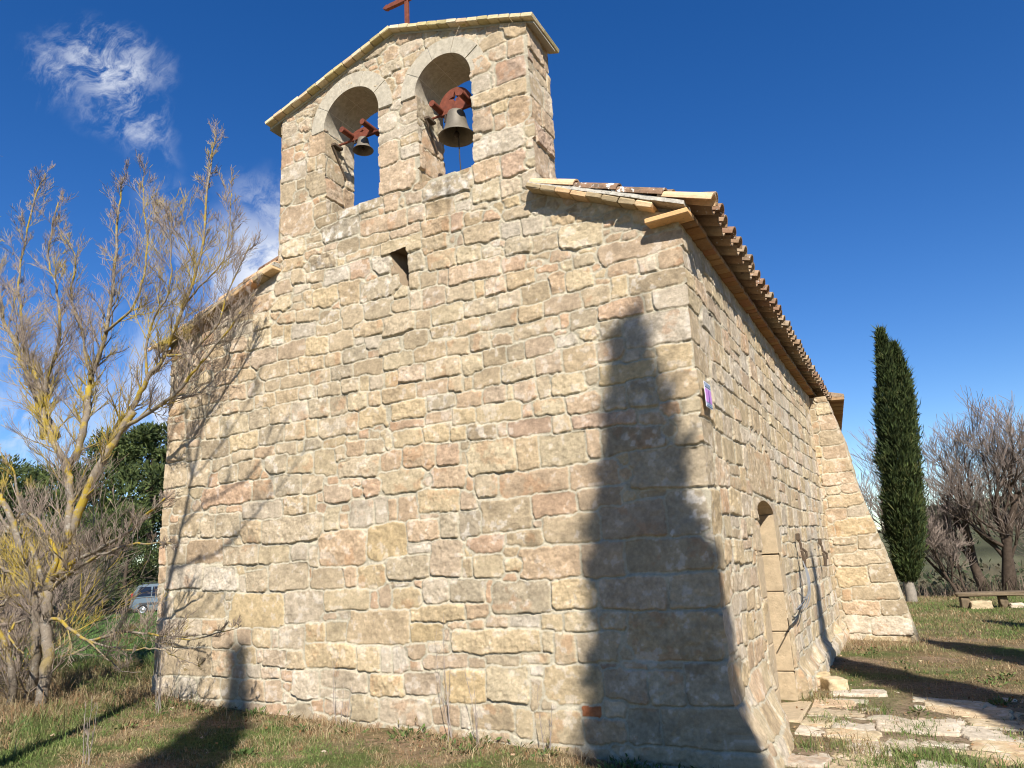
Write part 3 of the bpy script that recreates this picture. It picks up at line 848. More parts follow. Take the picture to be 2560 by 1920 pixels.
def slope_tiles(sgn, x_eave, z_eave, y0, y1, pitch=0.268, first=0.10):
    bt = MB()
    dx, dz = (RX - x_eave), (RIDGE - z_eave)
    L_ = math.hypot(dx, dz)
    dvec = Vector((dx / L_, 0, dz / L_))
    upn = Vector((-dvec.z, 0, dvec.x)) if dvec.x > 0 else Vector((dvec.z, 0, -dvec.x))
    n = int((y1 - y0) / pitch)
    for i in range(n + 1):
        y = y0 + first + i * pitch
        if y > y1: break
        jit = rnd.uniform(-0.02, 0.02)
        step = 0.36
        for j in range(int(L_ / step)):
            a = j * step + (jit if j == 0 else 0)
            if y < 0.62 and x_eave + dvec.x * a < XT1 - 0.02 and x_eave + dvec.x * a > XT0 + 0.02: continue
            base_ = Vector((x_eave, y, z_eave)) + dvec * a
            lift = upn * (0.012 * 0)
            bt.cur = tilecol()
            yy = Vector((0, rnd.uniform(-.008, .008), rnd.uniform(-.004, .006)))
            half_tile(bt, base_ + yy + upn * 0.050, base_ + dvec * 0.44 + yy + upn * 0.026, 0.088, 0.070, upn, n=8)
            bt.cur = tilecol()
            base2 = Vector((x_eave, y + pitch / 2, z_eave)) + dvec * (a + 0.045)
            half_tile(bt, base2 + upn * 0.072, base2 + dvec * 0.44 + upn * 0.050, 0.080, 0.098, upn, concave=True, n=6)
    bt.build('roof_tiles', M_TILE, roof, col=True)


slope_tiles(1, 0.285, 4.44, 0.0, 10.35)
slope_tiles(-1, -6.62, 4.40, 0.0, 10.35)
# mortar bed and boarding under the tiles
b = MB()
for sg, xe, ze in ((1, 0.085, 4.45), (-1, -6.42, 4.41)):
    zr = RIDGE - 0.03
    pts = [(xe, ze - 0.055), (RX, zr - 0.06), (RX, zr), (xe, ze + 0.01)]
    b.prism(pts, 0.50, 10.40)
    xm = XT1 if sg > 0 else XT0
    zm = ze + (zr - ze) * (xm - xe) / (RX - xe)
    b.prism([(xe, ze - 0.055), (xm, zm - 0.06), (xm, zm), (xe, ze + 0.01)], 0.04, 0.497)
b.build('roof_bed', M_GREYMORTAR, roof)
# eave course of flat bricks along the right flank
b = MB()
y = -0.13
b.cur = tuple(np.array(srgb(222, 176, 122)) * 0.85)
Mz = Matrix.Rotation(R(-3), 3, 'Z')
b.box((-0.055, -0.045, 4.362), (0.375, 0.20, 0.05), M=Mz, bevel=0.008, jit=0.003)
y = 0.062
while y < 10.35:
    w = rnd.choice([0.135, 0.14, 0.145, 0.28 if rnd.random() < 0.3 else 0.14])
    b.cur = brickcol('eave')
    b.box((0.01 + rnd.uniform(-.006, .006), y + w / 2, 4.365 + rnd.uniform(-.005, .005)), (0.25, w - 0.008, 0.048), bevel=0.006, jit=0.002)
    y += w
eb = b.build('eave_bricks', M_EAVEBRICK, roof, col=True)
b = MB()
b.box((0.0, 5.22, 4.395), (0.17, 10.25, 0.055))
b.build('mortar_bed', M_GREYMORTAR, eb)
b = MB()
y = 0.0
while y < 10.3:
    b.cur = brickcol('eave')
    b.box((-6.36, y + 0.07, 4.36), (0.25, 0.132, 0.048), bevel=0.006)
    y += 0.14
b.build('eave_bricks', M_EAVEBRICK, roof, col=True)

# verge of the front gable: brick rank, mortar fillet, rank of barrel tiles laid down the slope
for (x0, z0, x1, z1, nb, side_) in ((-1.335, 5.005, -0.165, 4.466, 8, 1), (-4.57, 4.975, -6.10, 4.463, 10, -1)):
    b = MB()
    L_ = math.hypot(x1 - x0, z1 - z0); ang = math.atan2(z1 - z0, x1 - x0)
    Mx = Matrix.Rotation(-ang, 3, 'Y')
    for q in range(nb):
        t = (q + 0.5) / nb
        if side_ < 0 and q == 1: pass
        b.cur = brickcol('verge') if rnd.random() < 0.6 else tuple(np.array(srgb(176, 156, 122)) * 0.8)
        b.box((x0 + (x1 - x0) * t, -0.01 + rnd.uniform(-.012, .012), z0 + (z1 - z0) * t + 0.024 + rnd.uniform(-.004, .004)), (L_ / nb - 0.004, 0.28, 0.048), M=Mx, bevel=0.008, jit=0.004)
    b.build('verge_bricks', M_EAVEBRICK, roof, col=True)
    b = MB()
    xe, ze = (0.10, 4.395) if side_ > 0 else (-6.43, 4.40)
    nn = 24
    vs = []
    x_a = x0 + 0.004 * side_
    for q in range(nn + 1):
        t = q / nn
        x = x_a + (xe - x_a) * t
        zb_ = z0 + 0.045 + (ze - z0 - 0.012) * t
        wob = rnd.uniform(-.006, .006)
        vs += [(x, -0.132 + wob, zb_ - 0.004), (x, -0.108 + wob, zb_ + 0.045 + wob), (x, 0.10, zb_ + 0.058), (x, 0.10, zb_ - 0.01)]
    fs = [(q * 4 + s_, q * 4 + 4 + s_, q * 4 + 4 + (s_ + 1) % 4, q * 4 + (s_ + 1) % 4) for q in range(nn) for s_ in range(4)]
    fs += [(0, 1, 2, 3), (nn * 4 + 3, nn * 4 + 2, nn * 4 + 1, nn * 4)]
    if side_ < 0: fs = [f[::-1] for f in fs]
    b.add(vs, fs)
    b.build('verge_mortar', M_GREYMORTAR, roof)
    # barrel tiles stepping down the verge
    nt_ = 4 if side_ > 0 else 5
    xt0, zt0 = x0 + 0.01 * side_, z0 + 0.066
    xt1, zt1 = (0.275, 4.415) if side_ > 0 else (-6.60, 4.375)
    for q in range(nt_):
        b = MB()
        t0, t1 = q / nt_, (q + 1) / nt_
        A_ = Vector((xt0 + (xt1 - xt0) * t0, -0.045, zt0 + (zt1 - zt0) * t0 - 0.006))
        B_ = Vector((xt0 + (xt1 - xt0) * (t1 + 0.03), -0.045, zt0 + (zt1 - zt0) * (t1 + 0.03) + 0.014))
        b.cur = tuple(np.array(srgb(224, 188, 148)) * 0.82)
        half_tile(b, B_, A_, 0.083, 0.068, (0, 0, 1), n=10)
        b.build('verge_tile', M_TILE_OLD if q in (1, 2) and side_ > 0 else M_TILE, roof, col=True)
# ridge
b = MB()
yy = 0.55
while yy < 10.2:
    b.cur = tilecol()
    half_tile(b, (RX, yy, RIDGE + 0.06), (RX, yy + 0.44, RIDGE + 0.05), 0.09, 0.08, (0, 0, 1))
    yy += 0.38
b.build('ridge_tiles', M_TILE, roof, col=True)

# ------------------------------------------------------------------ buttress on the right flank
BPX = np.array([1.20, 1.16, 1.10, 0.93, 0.76, 0.60, 0.49, 0.36, 0.30])
BPZ = np.array([-0.40, -0.10, 0.19, 1.11, 1.87, 2.54, 3.48, 3.99, 4.28])


def bx_of(z):
    return np.interp(z, BPZ, BPX)


bu = np.arange(-0.04, 1.26, 0.011)
bv = np.arange(-0.40, 4.29, 0.011)
U2, V2 = np.meshgrid(bu, bv, indexing='ij')
# columns are squeezed so that the last one follows the sloping edge
k_ = (U2 + 0.04) / (1.24)
XX = -0.04 + k_ * (bx_of(V2) + 0.04)
BST = []
for tok in "28,378,30,27p 30,350,39,30t 32,323,38,27p 31,299,49,27t 30,275,54,23p 19,252,25,18t 47,256,27,20p 36,236,59,26t 18,211,35,23p 54,217,29,23w 45,189,64,31y 6,183,14,20t 3,160,11,14p 25,165,43,14t 20,148,48,20t 65,162,34,25g 45,135,84,25t 30,102,53,33y 78,109,43,30g 15,72,16,22t 62,76,72,25g 35,50,60,25p 87,51,38,24g 26,25,42,30w 79,19,60,29w 17,-5,37,22w 68,-5,76,19y".split():
    a = tok[:-1].split(',')
    BST.append((int(a[0]) / 100, int(a[1]) / 100, int(a[2]) / 100, int(a[3]) / 100, tok[-1]))
rub_U = XX
hB = np.zeros_like(XX); cB = np.zeros(XX.shape + (3,))
gu = np.arange(-0.04, 1.26, 0.011)
GU, GV = np.meshgrid(gu, bv, indexing='ij')
h0, c0 = rubble(GU, GV, BST, GU < bx_of(GV) + 0.02, 404, amp=1.2, fillcodes='tpyg')
ii = np.clip(((XX + 0.04) / 0.011).astype(int), 0, len(gu) - 1)
jj = np.broadcast_to(np.arange(len(bv))[None], XX.shape)
hB = h0[ii, jj]; cB = c0[ii, jj]
butt = empty('buttress', (0, 0, 0)); butt.parent = chapel
grid_obj('buttress_face', XX, 8.80 - hB, V2, cB, np.ones_like(XX, bool), butt, M_WALL)
# outer sloping face and far face
ds = np.arange(0, 0.86, 0.02)
D2, Z2 = np.meshgrid(ds, bv[::2], indexing='ij')
ho, co = rubble(D2, Z2, rows(0, 0.9, -0.4, 4.3, (0.2, 0.32), (0.3, 0.6), 'tgyp', 77), np.ones_like(D2, bool), 405, fill=False)
Xo = bx_of(Z2) + ho * 0.8
Yo = 8.80 + D2
Xo[0] = XX[-1, ::2]; Yo[0] = (8.80 - hB)[-1, ::2]
grid_obj('buttress_face', Xo, Yo, Z2, co, np.ones_like(D2, bool), butt, M_WALL)
b = MB()
b.cur = tuple(PALA['t'])
b.prism([(-0.03, -0.4)] + list(zip(BPX, BPZ)) + [(-0.03, 4.28)], 9.63, 9.65)
b.build('buttress_face', M_STONE, butt, col=True)
# ------------------------------------------------------------------ chevet behind the buttress, a little wider than the nave
ch = MB()
ch.cur = tuple(PALA['t'])
ch.add([(0.22, 10.45, -3), (0.22, 10.45, 4.5), (-0.30, 16.2, 4.5), (-0.30, 16.2, -3), (-6.2, 16.2, -3), (-6.2, 16.2, 4.5), (-6.36, 10.45, -3), (-6.36, 10.45, 4.5)],
       [(0, 3, 2, 1), (3, 4, 5, 2), (4, 6, 7, 5), (1, 7, 6, 0)])
ch.build('chevet_wall', M_STONE, chapel, col=True)
b = MB()
n = 34
for q in range(n):
    t = q / n; t2 = (q + 1) / n
    xa = 0.55 - 0.52 * t; xb = 0.55 - 0.52 * t2
    ya = 10.40 + 5.8 * t; yb = 10.40 + 5.8 * t2 - 0.012
    b.cur = tuple(np.array(srgb(*rnd.choice([(176, 138, 100), (160, 120, 84), (186, 150, 110)]))) * 0.8)
    dz = rnd.uniform(-.004, .004)
    b.add([(xa, ya, 4.47 + dz), (xb, yb, 4.47 + dz), (xb - 0.50, yb, 4.50 + dz), (xa - 0.50, ya, 4.50 + dz), (xa, ya, 4.52), (xb, yb, 4.52), (xb - 0.5, yb, 4.58), (xa - 0.5, ya, 4.58)],
          [(0, 3, 2, 1), (4, 5, 6, 7), (0, 1, 5, 4), (1, 2, 6, 5), (2, 3, 7, 6), (3, 0, 4, 7)])
b.build('chevet_eave', M_EAVEBRICK, roof, col=True)
b = MB()
b.prism([(0.55, 4.525), (0.40, 4.525), (RX, 5.55), (RX, 5.66), (0.55, 4.58)], 10.40, 10.55)
b.add([(0.50, 10.55, 4.585), (-0.02, 16.3, 4.585), (RX, 16.3, 5.66), (RX, 10.55, 5.66)], [(0, 1, 2, 3)])
b.add([(-6.7, 10.55, 4.5), (-6.6, 16.3, 4.5), (RX, 16.3, 5.66), (RX, 10.55, 5.66)], [(3, 2, 1, 0)])
b.add([(-0.02, 16.3, 4.585), (-6.6, 16.3, 4.5), (RX, 16.3, 5.66)], [(0, 1, 2)])
b.cur = (0.4, 0.25, 0.15)
b.c = [(0.34, 0.24, 0.15)] * len(b.v)
b.build('chevet_roof', M_TILE, roof, col=True)


# ------------------------------------------------------------------ bells
def bell(name, label, xc, y, zr, dia, hgt, plate_w, plate_h, cyl, with_rope):
    t = empty(name, (xc, y, zr))
    tag(t, label, 'bell', 'bells hanging in the bell gable')
    r = dia / 2
    prof = [(0.0, hgt), (r * .30, hgt), (r * .44, hgt * .97), (r * .50, hgt * .88), (r * .545, hgt * .7), (r * .60, hgt * .48), (r * .70, hgt * .26), (r * .84, hgt * .11), (r, 0.0),
            (r * .985, -0.006), (r * .93, 0.0), (r * .76, hgt * .14), (r * .62, hgt * .32), (r * .53, hgt * .6), (r * .46, hgt * .86), (0.0, hgt * .93)]
    b = MB(); b.lathe(prof, n=40)
    b.build('bell_body', M_BRONZE, t, smooth=True)
    b = MB()
    b.tube([(0, 0, hgt * .9), (0, 0, hgt * .12)], dia * .022)
    b.lathe([(0, -0.03 * dia), (dia * .07, hgt * .04), (dia * .08, hgt * .1), (dia * .05, hgt * .2), (0, hgt * .22)], n=12)
    b.build('clapper', M_IRON, t, smooth=True)
    # yoke: half disc of plate iron with a four pointed opening, two round counterweights poking forward
    z0 = hgt + 0.004
    n = 26
    outer = [(plate_w / 2 * math.cos(math.pi * q / n), z0 + 0.045 * plate_w / .4 + plate_h * math.sin(math.pi * q / n)) for q in range(n + 1)]
    zc = z0 + 0.045 * plate_w / .4 + plate_h * 0.50
    hole = []
    for q in range(16):
        a = 2 * math.pi * q / 16
        rr = plate_w * (0.185 if q % 4 == 0 else (0.055 if q % 4 == 2 else 0.085)) * min(1.0, plate_h / 0.2 + 0.15)
        hole.append((rr * math.cos(a) * 0.95, zc + rr * math.sin(a)))
    bd = outer + [(-plate_w / 2, z0), (plate_w / 2, z0)]
    # bridge outline and opening by rays from the opening's centre
    N = 64
    def ray_poly(poly, ang):
        dx, dz = math.cos(ang), math.sin(ang)
        best = None
        for i_ in range(len(poly)):
            x1, z1 = poly[i_]; x2, z2 = poly[(i_ + 1) % len(poly)]
            z1 -= zc; z2 -= zc
            den = dx * (z2 - z1) - dz * (x2 - x1)
            if abs(den) < 1e-12: continue
            s_ = (x1 * (z2 - z1) - z1 * (x2 - x1)) / den
            u_ = (x1 * dz - z1 * dx) / den
            if s_ > 0 and -1e-6 <= u_ <= 1 + 1e-6:
                best = s_ if best is None else min(best, s_)
        return best or 0.01
    vs = []; fs = []
    for yy in (-0.018, 0.018):
        for poly in (bd, hole):
            for q in range(N):
                a = 2 * math.pi * q / N + 0.003
                s_ = ray_poly(poly, a)
                vs.append((s_ * math.cos(a), yy, zc + s_ * math.sin(a)))
    for q in range(N):
        p = (q + 1) % N
        fs += [(q, p, N + p, N + q), (2 * N + p, 2 * N + q, 3 * N + q, 3 * N + p), (p, q, 2 * N + q, 2 * N + p), (N + q, N + p, 3 * N + p, 3 * N + q)]
    b = MB(); b.add(vs, fs)
    yoke = b.build('yoke', M_RUST, t)
    for sx in (-1, 1):
        b = MB()
        b.tube([(sx * plate_w * .42, -cyl[1], z0 + 0.05 * plate_w / .4 + cyl[2]), (sx * plate_w * .42, 0.10, z0 + 0.05 * plate_w / .4 + cyl[2])], cyl[0], n=20)
        b.build('counterweight', M_RUST, yoke)
    b = MB()
    b.tube([(-plate_w * .30, -0.01, z0 + 0.02), (-plate_w * .32, -0.02, hgt * .7), (-plate_w * .20, -0.015, hgt * .8), (0, 0, hgt)], 0.008)
    b.tube([(-plate_w * .17, -0.015, z0 + 0.02), (-plate_w * .19, -0.015, hgt * .55)], 0.006)
    b.build('strap', M_IRON, t)
    # axle and wall bracket on the left reveal
    hw = cyl[3]
    b = MB()
    b.tube([(-hw, 0, z0 + 0.02), (hw, 0, z0 + 0.02)], 0.014)
    b.build('axle', M_RUST, t)
    for sx in (-1, 1):
        b = MB()
        b.box((sx * (hw - 0.03), -0.03, z0 - 0.015), (0.06, 0.15, 0.035), bevel=0.005)
        b.tube([(sx * (hw - 0.02), -0.09, z0 - 0.03), (sx * (hw - 0.014), 0.13, z0 - 0.34)], 0.014)
        b.build('bracket', M_RUSTIRON, t)
    if with_rope:
        b = MB()
        b.tube([(0.02, 0.0, hgt * .05), (0.025, 0.0, -0.25), (0.03, 0.01, SILL - zr + 0.005)], 0.006)
        b.build('rope', M_IRON, t)
    return t


bell('bell', 'larger bronze bell under the half round red iron yoke with a rope below', -2.275, 0.20, 6.035, 0.40, 0.30, 0.42, 0.235, (0.036, 0.20, 0.0, 0.345), True)
bell('bell', 'smaller bronze bell under a low red iron yoke in the left arch', -3.537, 0.20, 6.292, 0.24, 0.155, 0.35, 0.085, (0.034, 0.20, 0.012, 0.39), False)
# ------------------------------------------------------------------ iron cross
b = MB()
b.box((-2.885, 0.2, 7.98), (0.052, 0.03, 1.00), bevel=0.004)
cr_ = empty('iron_cross', (0, 0, 0))
tag(cr_, 'red iron cross with pointed arms on top of the bell gable', 'cross')
b.build('post', M_RUST, cr_)
b = MB()
za = 8.045
b.prism([(-3.215, za), (-3.19, za - 0.018), (-3.165, za - 0.032), (-3.14, za - 0.022), (-3.12, za - 0.028), (-2.65, za - 0.028), (-2.63, za - 0.022), (-2.605, za - 0.032), (-2.58, za - 0.018), (-2.555, za),
         (-2.58, za + 0.018), (-2.605, za + 0.032), (-2.63, za + 0.022), (-2.65, za + 0.028), (-3.12, za + 0.028), (-3.14, za + 0.022), (-3.165, za + 0.032), (-3.19, za + 0.018)][::-1], 0.178, 0.222)
b.build('cross_arm', M_RUST, cr_)
# ------------------------------------------------------------------ sign on the flank
sg = empty('sign', (0.055, 0.045, 2.735))
tag(sg, 'small pink and white plaque fixed to the flank beside the front corner', 'sign')
b = MB()
pw, ph = 0.215, 0.212


def panel(bm, x, y0, y1, z0, z1, c):
    bm.cur = c
    bm.box((x, (y0 + y1) / 2 * pw, (z0 + z1) / 2 * ph), (0.003, (y1 - y0) * pw, (z1 - z0) * ph))


wht = (0.72, 0.74, 0.80); pnk = (0.52, 0.20, 0.50); drk = (0.05, 0.06, 0.12); prp = (0.13, 0.05, 0.22); gy_ = (0.42, 0.50, 0.58)
panel(b, 0, 0, 1, 0, 1, wht)
b.build('sign_plate', M_SIGN, sg, col=True)
b = MB()
panel(b, 0.003, .06, .94, .79, .96, drk)
panel(b, 0.003, .05, .95, .20, .73, pnk)
panel(b, 0.003, .06, .94, .03, .19, drk)
panel(b, 0.0045, .10, .90, .81, .94, gy_)
panel(b, 0.0045, .10, .90, .06, .16, gy_)
b.cur = prp
b.prism([(.40, .21), (.62, .21), (.56, .45), (.53, .70), (.49, .70), (.46, .45)], -0.0015, 0.0015,
        M=Matrix(((0, 1, 0), (pw, 0, 0), (0, 0, ph))), c=(0.0055, 0, 0))
for q in range(7):
    panel(b, 0.006, .15 + q * .105, .15 + q * .105 + .022, .835, .915, drk)
    if q % 2: panel(b, 0.006, .15 + q * .105, .15 + q * .105 + .06, .835, .85, drk)
    else: panel(b, 0.006, .15 + q * .105, .15 + q * .105 + .06, .90, .915, drk)
panel(b, 0.006, .2, .8, .10, .125, drk)
b.build('sign_print', M_SIGN, sg, col=True)
# ------------------------------------------------------------------ iron hitching rings on the flank, with loose wire
for n_, (yy, zt, lab) in enumerate(((4.36, 1.76, 'rusty iron hitching hook with wire hanging from it on the flank'), (6.82, 1.70, 'rusty iron hitching hook without wire nearest the buttress'))):
    t = empty('hitching_hook', (0.03, yy, zt - 0.4))
    tag(t, lab, 'hook', 'iron hooks on the flank')
    b = MB()
    b.box((0.03, 0, 0.36), (0.05, 0.05, 0.09), bevel=0.008)
    b.tube([(0.02, 0, 0.34), (0.05, 0, 0.28), (0.05, 0, 0.20)], 0.018)
    b.build('spike', M_RUSTIRON, t)
    b = MB()
    b.tube([(0.06, 0, 0.21), (0.10, 0.035, 0.17), (0.10, 0.03, 0.10), (0.05, 0.0, 0.08)], 0.017)
    b.build('eye', M_RUSTIRON, t)
    b = MB()
    b.tube([(0.05, 0, 0.19), (0.07, 0, 0.10), (0.06, 0, -0.02)], [0.018, 0.028, 0.022])
    b.build('tongue', M_RUSTIRON, t)
b = MB()
for q in range(7):
    r_ = random.Random(q + 40)
    p = [Vector((0.08, 4.34, 1.42))]
    e_ = Vector((0.16 + r_.uniform(-.05, .08), 2.95 + r_.uniform(-.5, .5), 1.02 + r_.uniform(-.10, .12)))
    c1 = Vector((0.16, 4.32 + r_.uniform(-.3, .3), 1.15)); c2 = Vector((0.18, 3.75 + r_.uniform(-.25, .25), 0.98 + r_.uniform(-.08, .08)))
    for i in range(1, 13):
        t_ = i / 12
        p.append(p[0] * (1 - t_) ** 3 + c1 * 3 * t_ * (1 - t_) ** 2 + c2 * 3 * t_ ** 2 * (1 - t_) + e_ * t_ ** 3)
    b.tube(p, 0.0065, n=5)
tag(b.build('wire_bundle', M_WIRE), 'loose bundle of grey wire hanging off the iron hook beside the doorway', 'wire')


# ------------------------------------------------------------------ loose stones by the wall, bench
def rock(name, c, s, rz, seed, code, label, cat='stone', group=None, parent=None, rough=1.0):
    r_ = np.random.default_rng(seed)
    n = 13
    t = np.linspace(-1, 1, n)
    vs = []; F = []
    for ax in range(3):
        for sgn in (-1, 1):
            a, b_ = np.meshgrid(t, t, indexing='ij')
            p = np.zeros((n, n, 3)); o_ = [i for i in range(3) if i != ax]
            p[..., ax] = sgn; p[..., o_[0]] = a; p[..., o_[1]] = b_
            base_ = len(vs) * n * n
            vs.append(p.reshape(-1, 3))
            idx = np.arange(n * n).reshape(n, n) + base_
            f = np.stack([idx[:-1, :-1], idx[1:, :-1], idx[1:, 1:], idx[:-1, 1:]], -1).reshape(-1, 4)
            flip = (sgn > 0) ^ (ax == 1)
            F.append(f if flip else f[:, ::-1])
    P = np.concatenate(vs); F = np.concatenate(F)
    # merge the six sides
    key = np.round(P * 100).astype(int)
    _, first, inv = np.unique(key, axis=0, return_index=True, return_inverse=True)
    P = P[first]; F = inv.reshape(-1)[F]
    nrm = P / (np.abs(P) ** 8).sum(1, keepdims=True) ** (1 / 8)
    q = nrm * np.array(s) / 2
    sd = seed * 3.1
    dsp = fbm(P[:, 0] * 1.0 + P[:, 2] * .7 + sd, P[:, 1] * 1.0 - P[:, 2] * .6 + sd, 1.3, seed, 4)
    q = q * (1 + 0.28 * rough * dsp[:, None])
    col_ = PALA[code] * (1 + 0.5 * fbm(P[:, 0] + P[:, 2], P[:, 1] - P[:, 2], 2.0, seed + 2, 3))[:, None]
    o = link(name, np_mesh(name, q, F, np.clip(col_, .02, 1)), M_STONE, parent)
    o.location = c
    o.rotation_euler = (0, 0, rz)
    if label: tag(o, label, cat, group)
    return o


rock('stone_block', (0.30, 3.80, 0.03), (0.24, 0.30, 0.19), 0.5, 3, 'y', 'squared pale stone block lying at the foot of the flank', group='loose stones at the foot of the flank', rough=0.5)
rock('stone_slab', (0.12, 4.02, 0.10), (0.24, 0.28, 0.06), 0.2, 4, 'Y', 'thin yellow slab resting on a small stone against the flank', group='loose stones at the foot of the flank')
rock('small_stone', (0.10, 3.93, 0.0), (0.20, 0.24, 0.19), 0.9, 5, 'p', 'small pinkish stone under the thin yellow slab', group='loose stones at the foot of the flank')
zb_ = float(ground_z(np.array(2.6), np.array(16.0)))
bench = empty('stone_bench', (2.2, 15.95, zb_))
tag(bench, 'low stone slab bench on rough stone feet in front of the bare trees', 'bench')
rock('slab', (0.72, 0.1, 0.325), (1.75, 0.50, 0.10), 0.03, 9, 'D', None, parent=bench, rough=0.35)
rock('foot', (0.02, 0.05, 0.12), (0.20, 0.36, 0.32), 0.1, 10, 'D', None, parent=bench, rough=0.5)
rock('foot', (0.82, 0.12, 0.12), (0.18, 0.34, 0.32), 0.1, 11, 'D', None, parent=bench, rough=0.5)
rock('foot', (1.45, 0.12, 0.12), (0.20, 0.34, 0.32), 0.1, 14, 'D', None, parent=bench, rough=0.5)
rock('pale_stone', (2.2 + 0.34, 15.78, zb_ + 0.08), (0.44, 0.22, 0.20), 0.1, 12, 'y', 'long pale stone lying under the bench beside its end foot', group='pale stones under the bench')
rock('pale_stone', (2.2 + 1.06, 15.80, zb_ + 0.05), (0.26, 0.2, 0.14), 0.1, 13, 'w', 'short pale stone lying under the middle of the bench', group='pale stones under the bench')

# ------------------------------------------------------------------ flagstones in front of the flank
pu = np.arange(0.18, 5.4, 0.012); pvv = np.arange(-3.9, 3.75, 0.012)
PU, PV = np.meshgrid(pu, pvv, indexing='ij')
fl = []
rp = np.random.default_rng(77)
yv = -3.9
while yv < 3.7:
    hh = rp.uniform(0.28, 0.56)
    xu = 0.0
    while xu < 5.6:
        ww = rp.uniform(0.28, 0.72)
        edge = yv > 3.0 - 0.25 * xu + rp.uniform(-.5, .5)
        if rp.random() > (0.07 if not edge else 0.75):
            fl.append((xu + ww / 2, yv + hh / 2 + rp.uniform(-.06, .06), ww * rp.uniform(.92, 1.02), hh * rp.uniform(.90, 1.02), rp.choice(list('wwwytypw'))))
        xu += ww
    yv += hh
hP, cP = rubble(PU, PV, fl, np.ones_like(PU, bool), 505, fill=False, amp=0.8, gap=0.0045, warp=2.4, rough=0.8)
isst = sst(hP, 0.0085, 0.0125)
gz = ground_z(PU, PV)
PZ = gz - 0.034 + np.clip(hP, -0.01, 0.05) * 1.1 + isst * 0.030
grit = np.array([0.27, 0.19, 0.12])
cP = grit + (cP * 1.04 - grit) * isst[..., None]
o = grid_obj('paving', PU, PV, PZ, cP, np.ones_like(PU, bool), None, M_WALL, flip=False)
tag(o, 'worn pale flagstones sunk in the turf along the flank', kind='structure')


# ------------------------------------------------------------------ grass
def leaf_mesh(name, P, Dv, ln, wd, col, seed):
    """elongated two-triangle sprays at P pointing along Dv"""
    r_ = np.random.default_rng(seed)
    n = len(P)
    rv = r_.normal(size=(n, 3))
    s_ = np.cross(Dv, rv); s_ /= np.linalg.norm(s_, axis=1, keepdims=True) + 1e-9
    L_ = ln[:, None]; Wd = wd[:, None]
    V = np.stack([P - Dv * L_ * .1, P + Dv * L_ * .45 + s_ * Wd, P + Dv * L_, P + Dv * L_ * .45 - s_ * Wd], 1).reshape(-1, 3)
    F = np.arange(n * 4).reshape(n, 4)
    return np_mesh(name, V, F, np.repeat(col, 4, 0), smooth=False)


def blades(P, h, lean, w, col, seed, cluster=None):
    """triangle-strip blades: P (n,3), h (n,), col (n,3)"""
    r_ = np.random.default_rng(seed)
    n = len(P)
    a = r_.uniform(0, 2 * np.pi, n); b_ = r_.uniform(0, 2 * np.pi, n)
    dx = np.cos(a); dy = np.sin(a)
    ln = lean * r_.uniform(0.2, 1.0, n) * h
    side_ = np.stack([np.cos(b_), np.sin(b_), 0 * a], -1) * (w * r_.uniform(.6, 1.3, n))[:, None]
    mid = P + np.stack([dx * ln * .3, dy * ln * .3, h * .55], -1)
    tip = P + np.stack([dx * ln, dy * ln, h * np.sqrt(np.clip(1 - (lean * 0.6) ** 2, .2, 1))], -1)
    V = np.stack([P - side_, P + side_, mid - side_ * .75, mid + side_ * .75, tip], 1).reshape(-1, 3)
    i = np.arange(n) * 5
    F3 = np.concatenate([np.stack([i, i + 1, i + 3], -1), np.stack([i, i + 3, i + 2], -1), np.stack([i + 2, i + 3, i + 4], -1)])
    cc = np.repeat(col, 5, 0)
    return V, F3, cc


def scatter(n, x0, x1, y0, y1, seed, dens):
    r_ = np.random.default_rng(seed)
    x = r_.uniform(x0, x1, n); y = r_.uniform(y0, y1, n)
    keep = r_.random(n) < dens(x, y)
    return x[keep], y[keep]


def bladecol(x, y, seed, green=0.0):
    r_ = np.random.default_rng(seed)
    gg = sst(fbm(x, y, 0.9, 31, 4) + fbm(x, y, 5, 33, 2) * 0.7 + green + r_.uniform(-.2, .2, len(x)), -0.12, 0.3)
    pal_d = np.array([[0.30, 0.215, 0.115], [0.36, 0.28, 0.16], [0.24, 0.14, 0.07], [0.21, 0.165, 0.09]])[r_.integers(0, 4, len(x))]
    pal_g = np.array([[0.10, 0.15, 0.035], [0.14, 0.18, 0.05], [0.17, 0.19, 0.07], [0.075, 0.125, 0.03]])[r_.integers(0, 4, len(x))]
    c = pal_d + (pal_g - pal_d) * gg[:, None]
    return c * r_.uniform(.75, 1.2, len(x))[:, None]


def in_building(x, y):
    return (x > -6.40) & (x < 0.06) & (y > -0.04) & (y < 16)


def front_d(x, y):
    d = np.clip(0.55 + 1.1 * fbm(x, y, 1.6, 90, 3), 0.12, 1)
    d = d * ~in_building(x, y) * ~((x > 0.15) & (y > -3.8) & (np.random.default_rng(1).random(len(x)) > 0.10))
    return d


parts = []
x, y = scatter(300000, -8.6, 0.4, -3.6, 0.6, 201, front_d)
z = ground_z(x, y) - 0.01
hgt = np.random.default_rng(7).gamma(2.4, 0.0085, len(x)) + 0.007
hgt = hgt * (1 + 0.9 * sst(y, -0.5, -0.05) + 0.8 * sst(-x, 4.5, 7.5) + 1.2 * sst(fbm(x, y, 1.9, 97, 3), 0.22, 0.4))
parts.append(blades(np.stack([x, y, z], -1), hgt, 1.0, 0.0028, bladecol(x, y, 8, -0.16), 9))
V = np.concatenate([p[0] for p in parts]); F3 = parts[0][1]
o = link('grass', np_mesh('grass', V, None, parts[0][2], smooth=False, F3=F3), M_GRASS)
tag(o, 'short dry and green winter grass along the front of the chapel', kind='stuff')


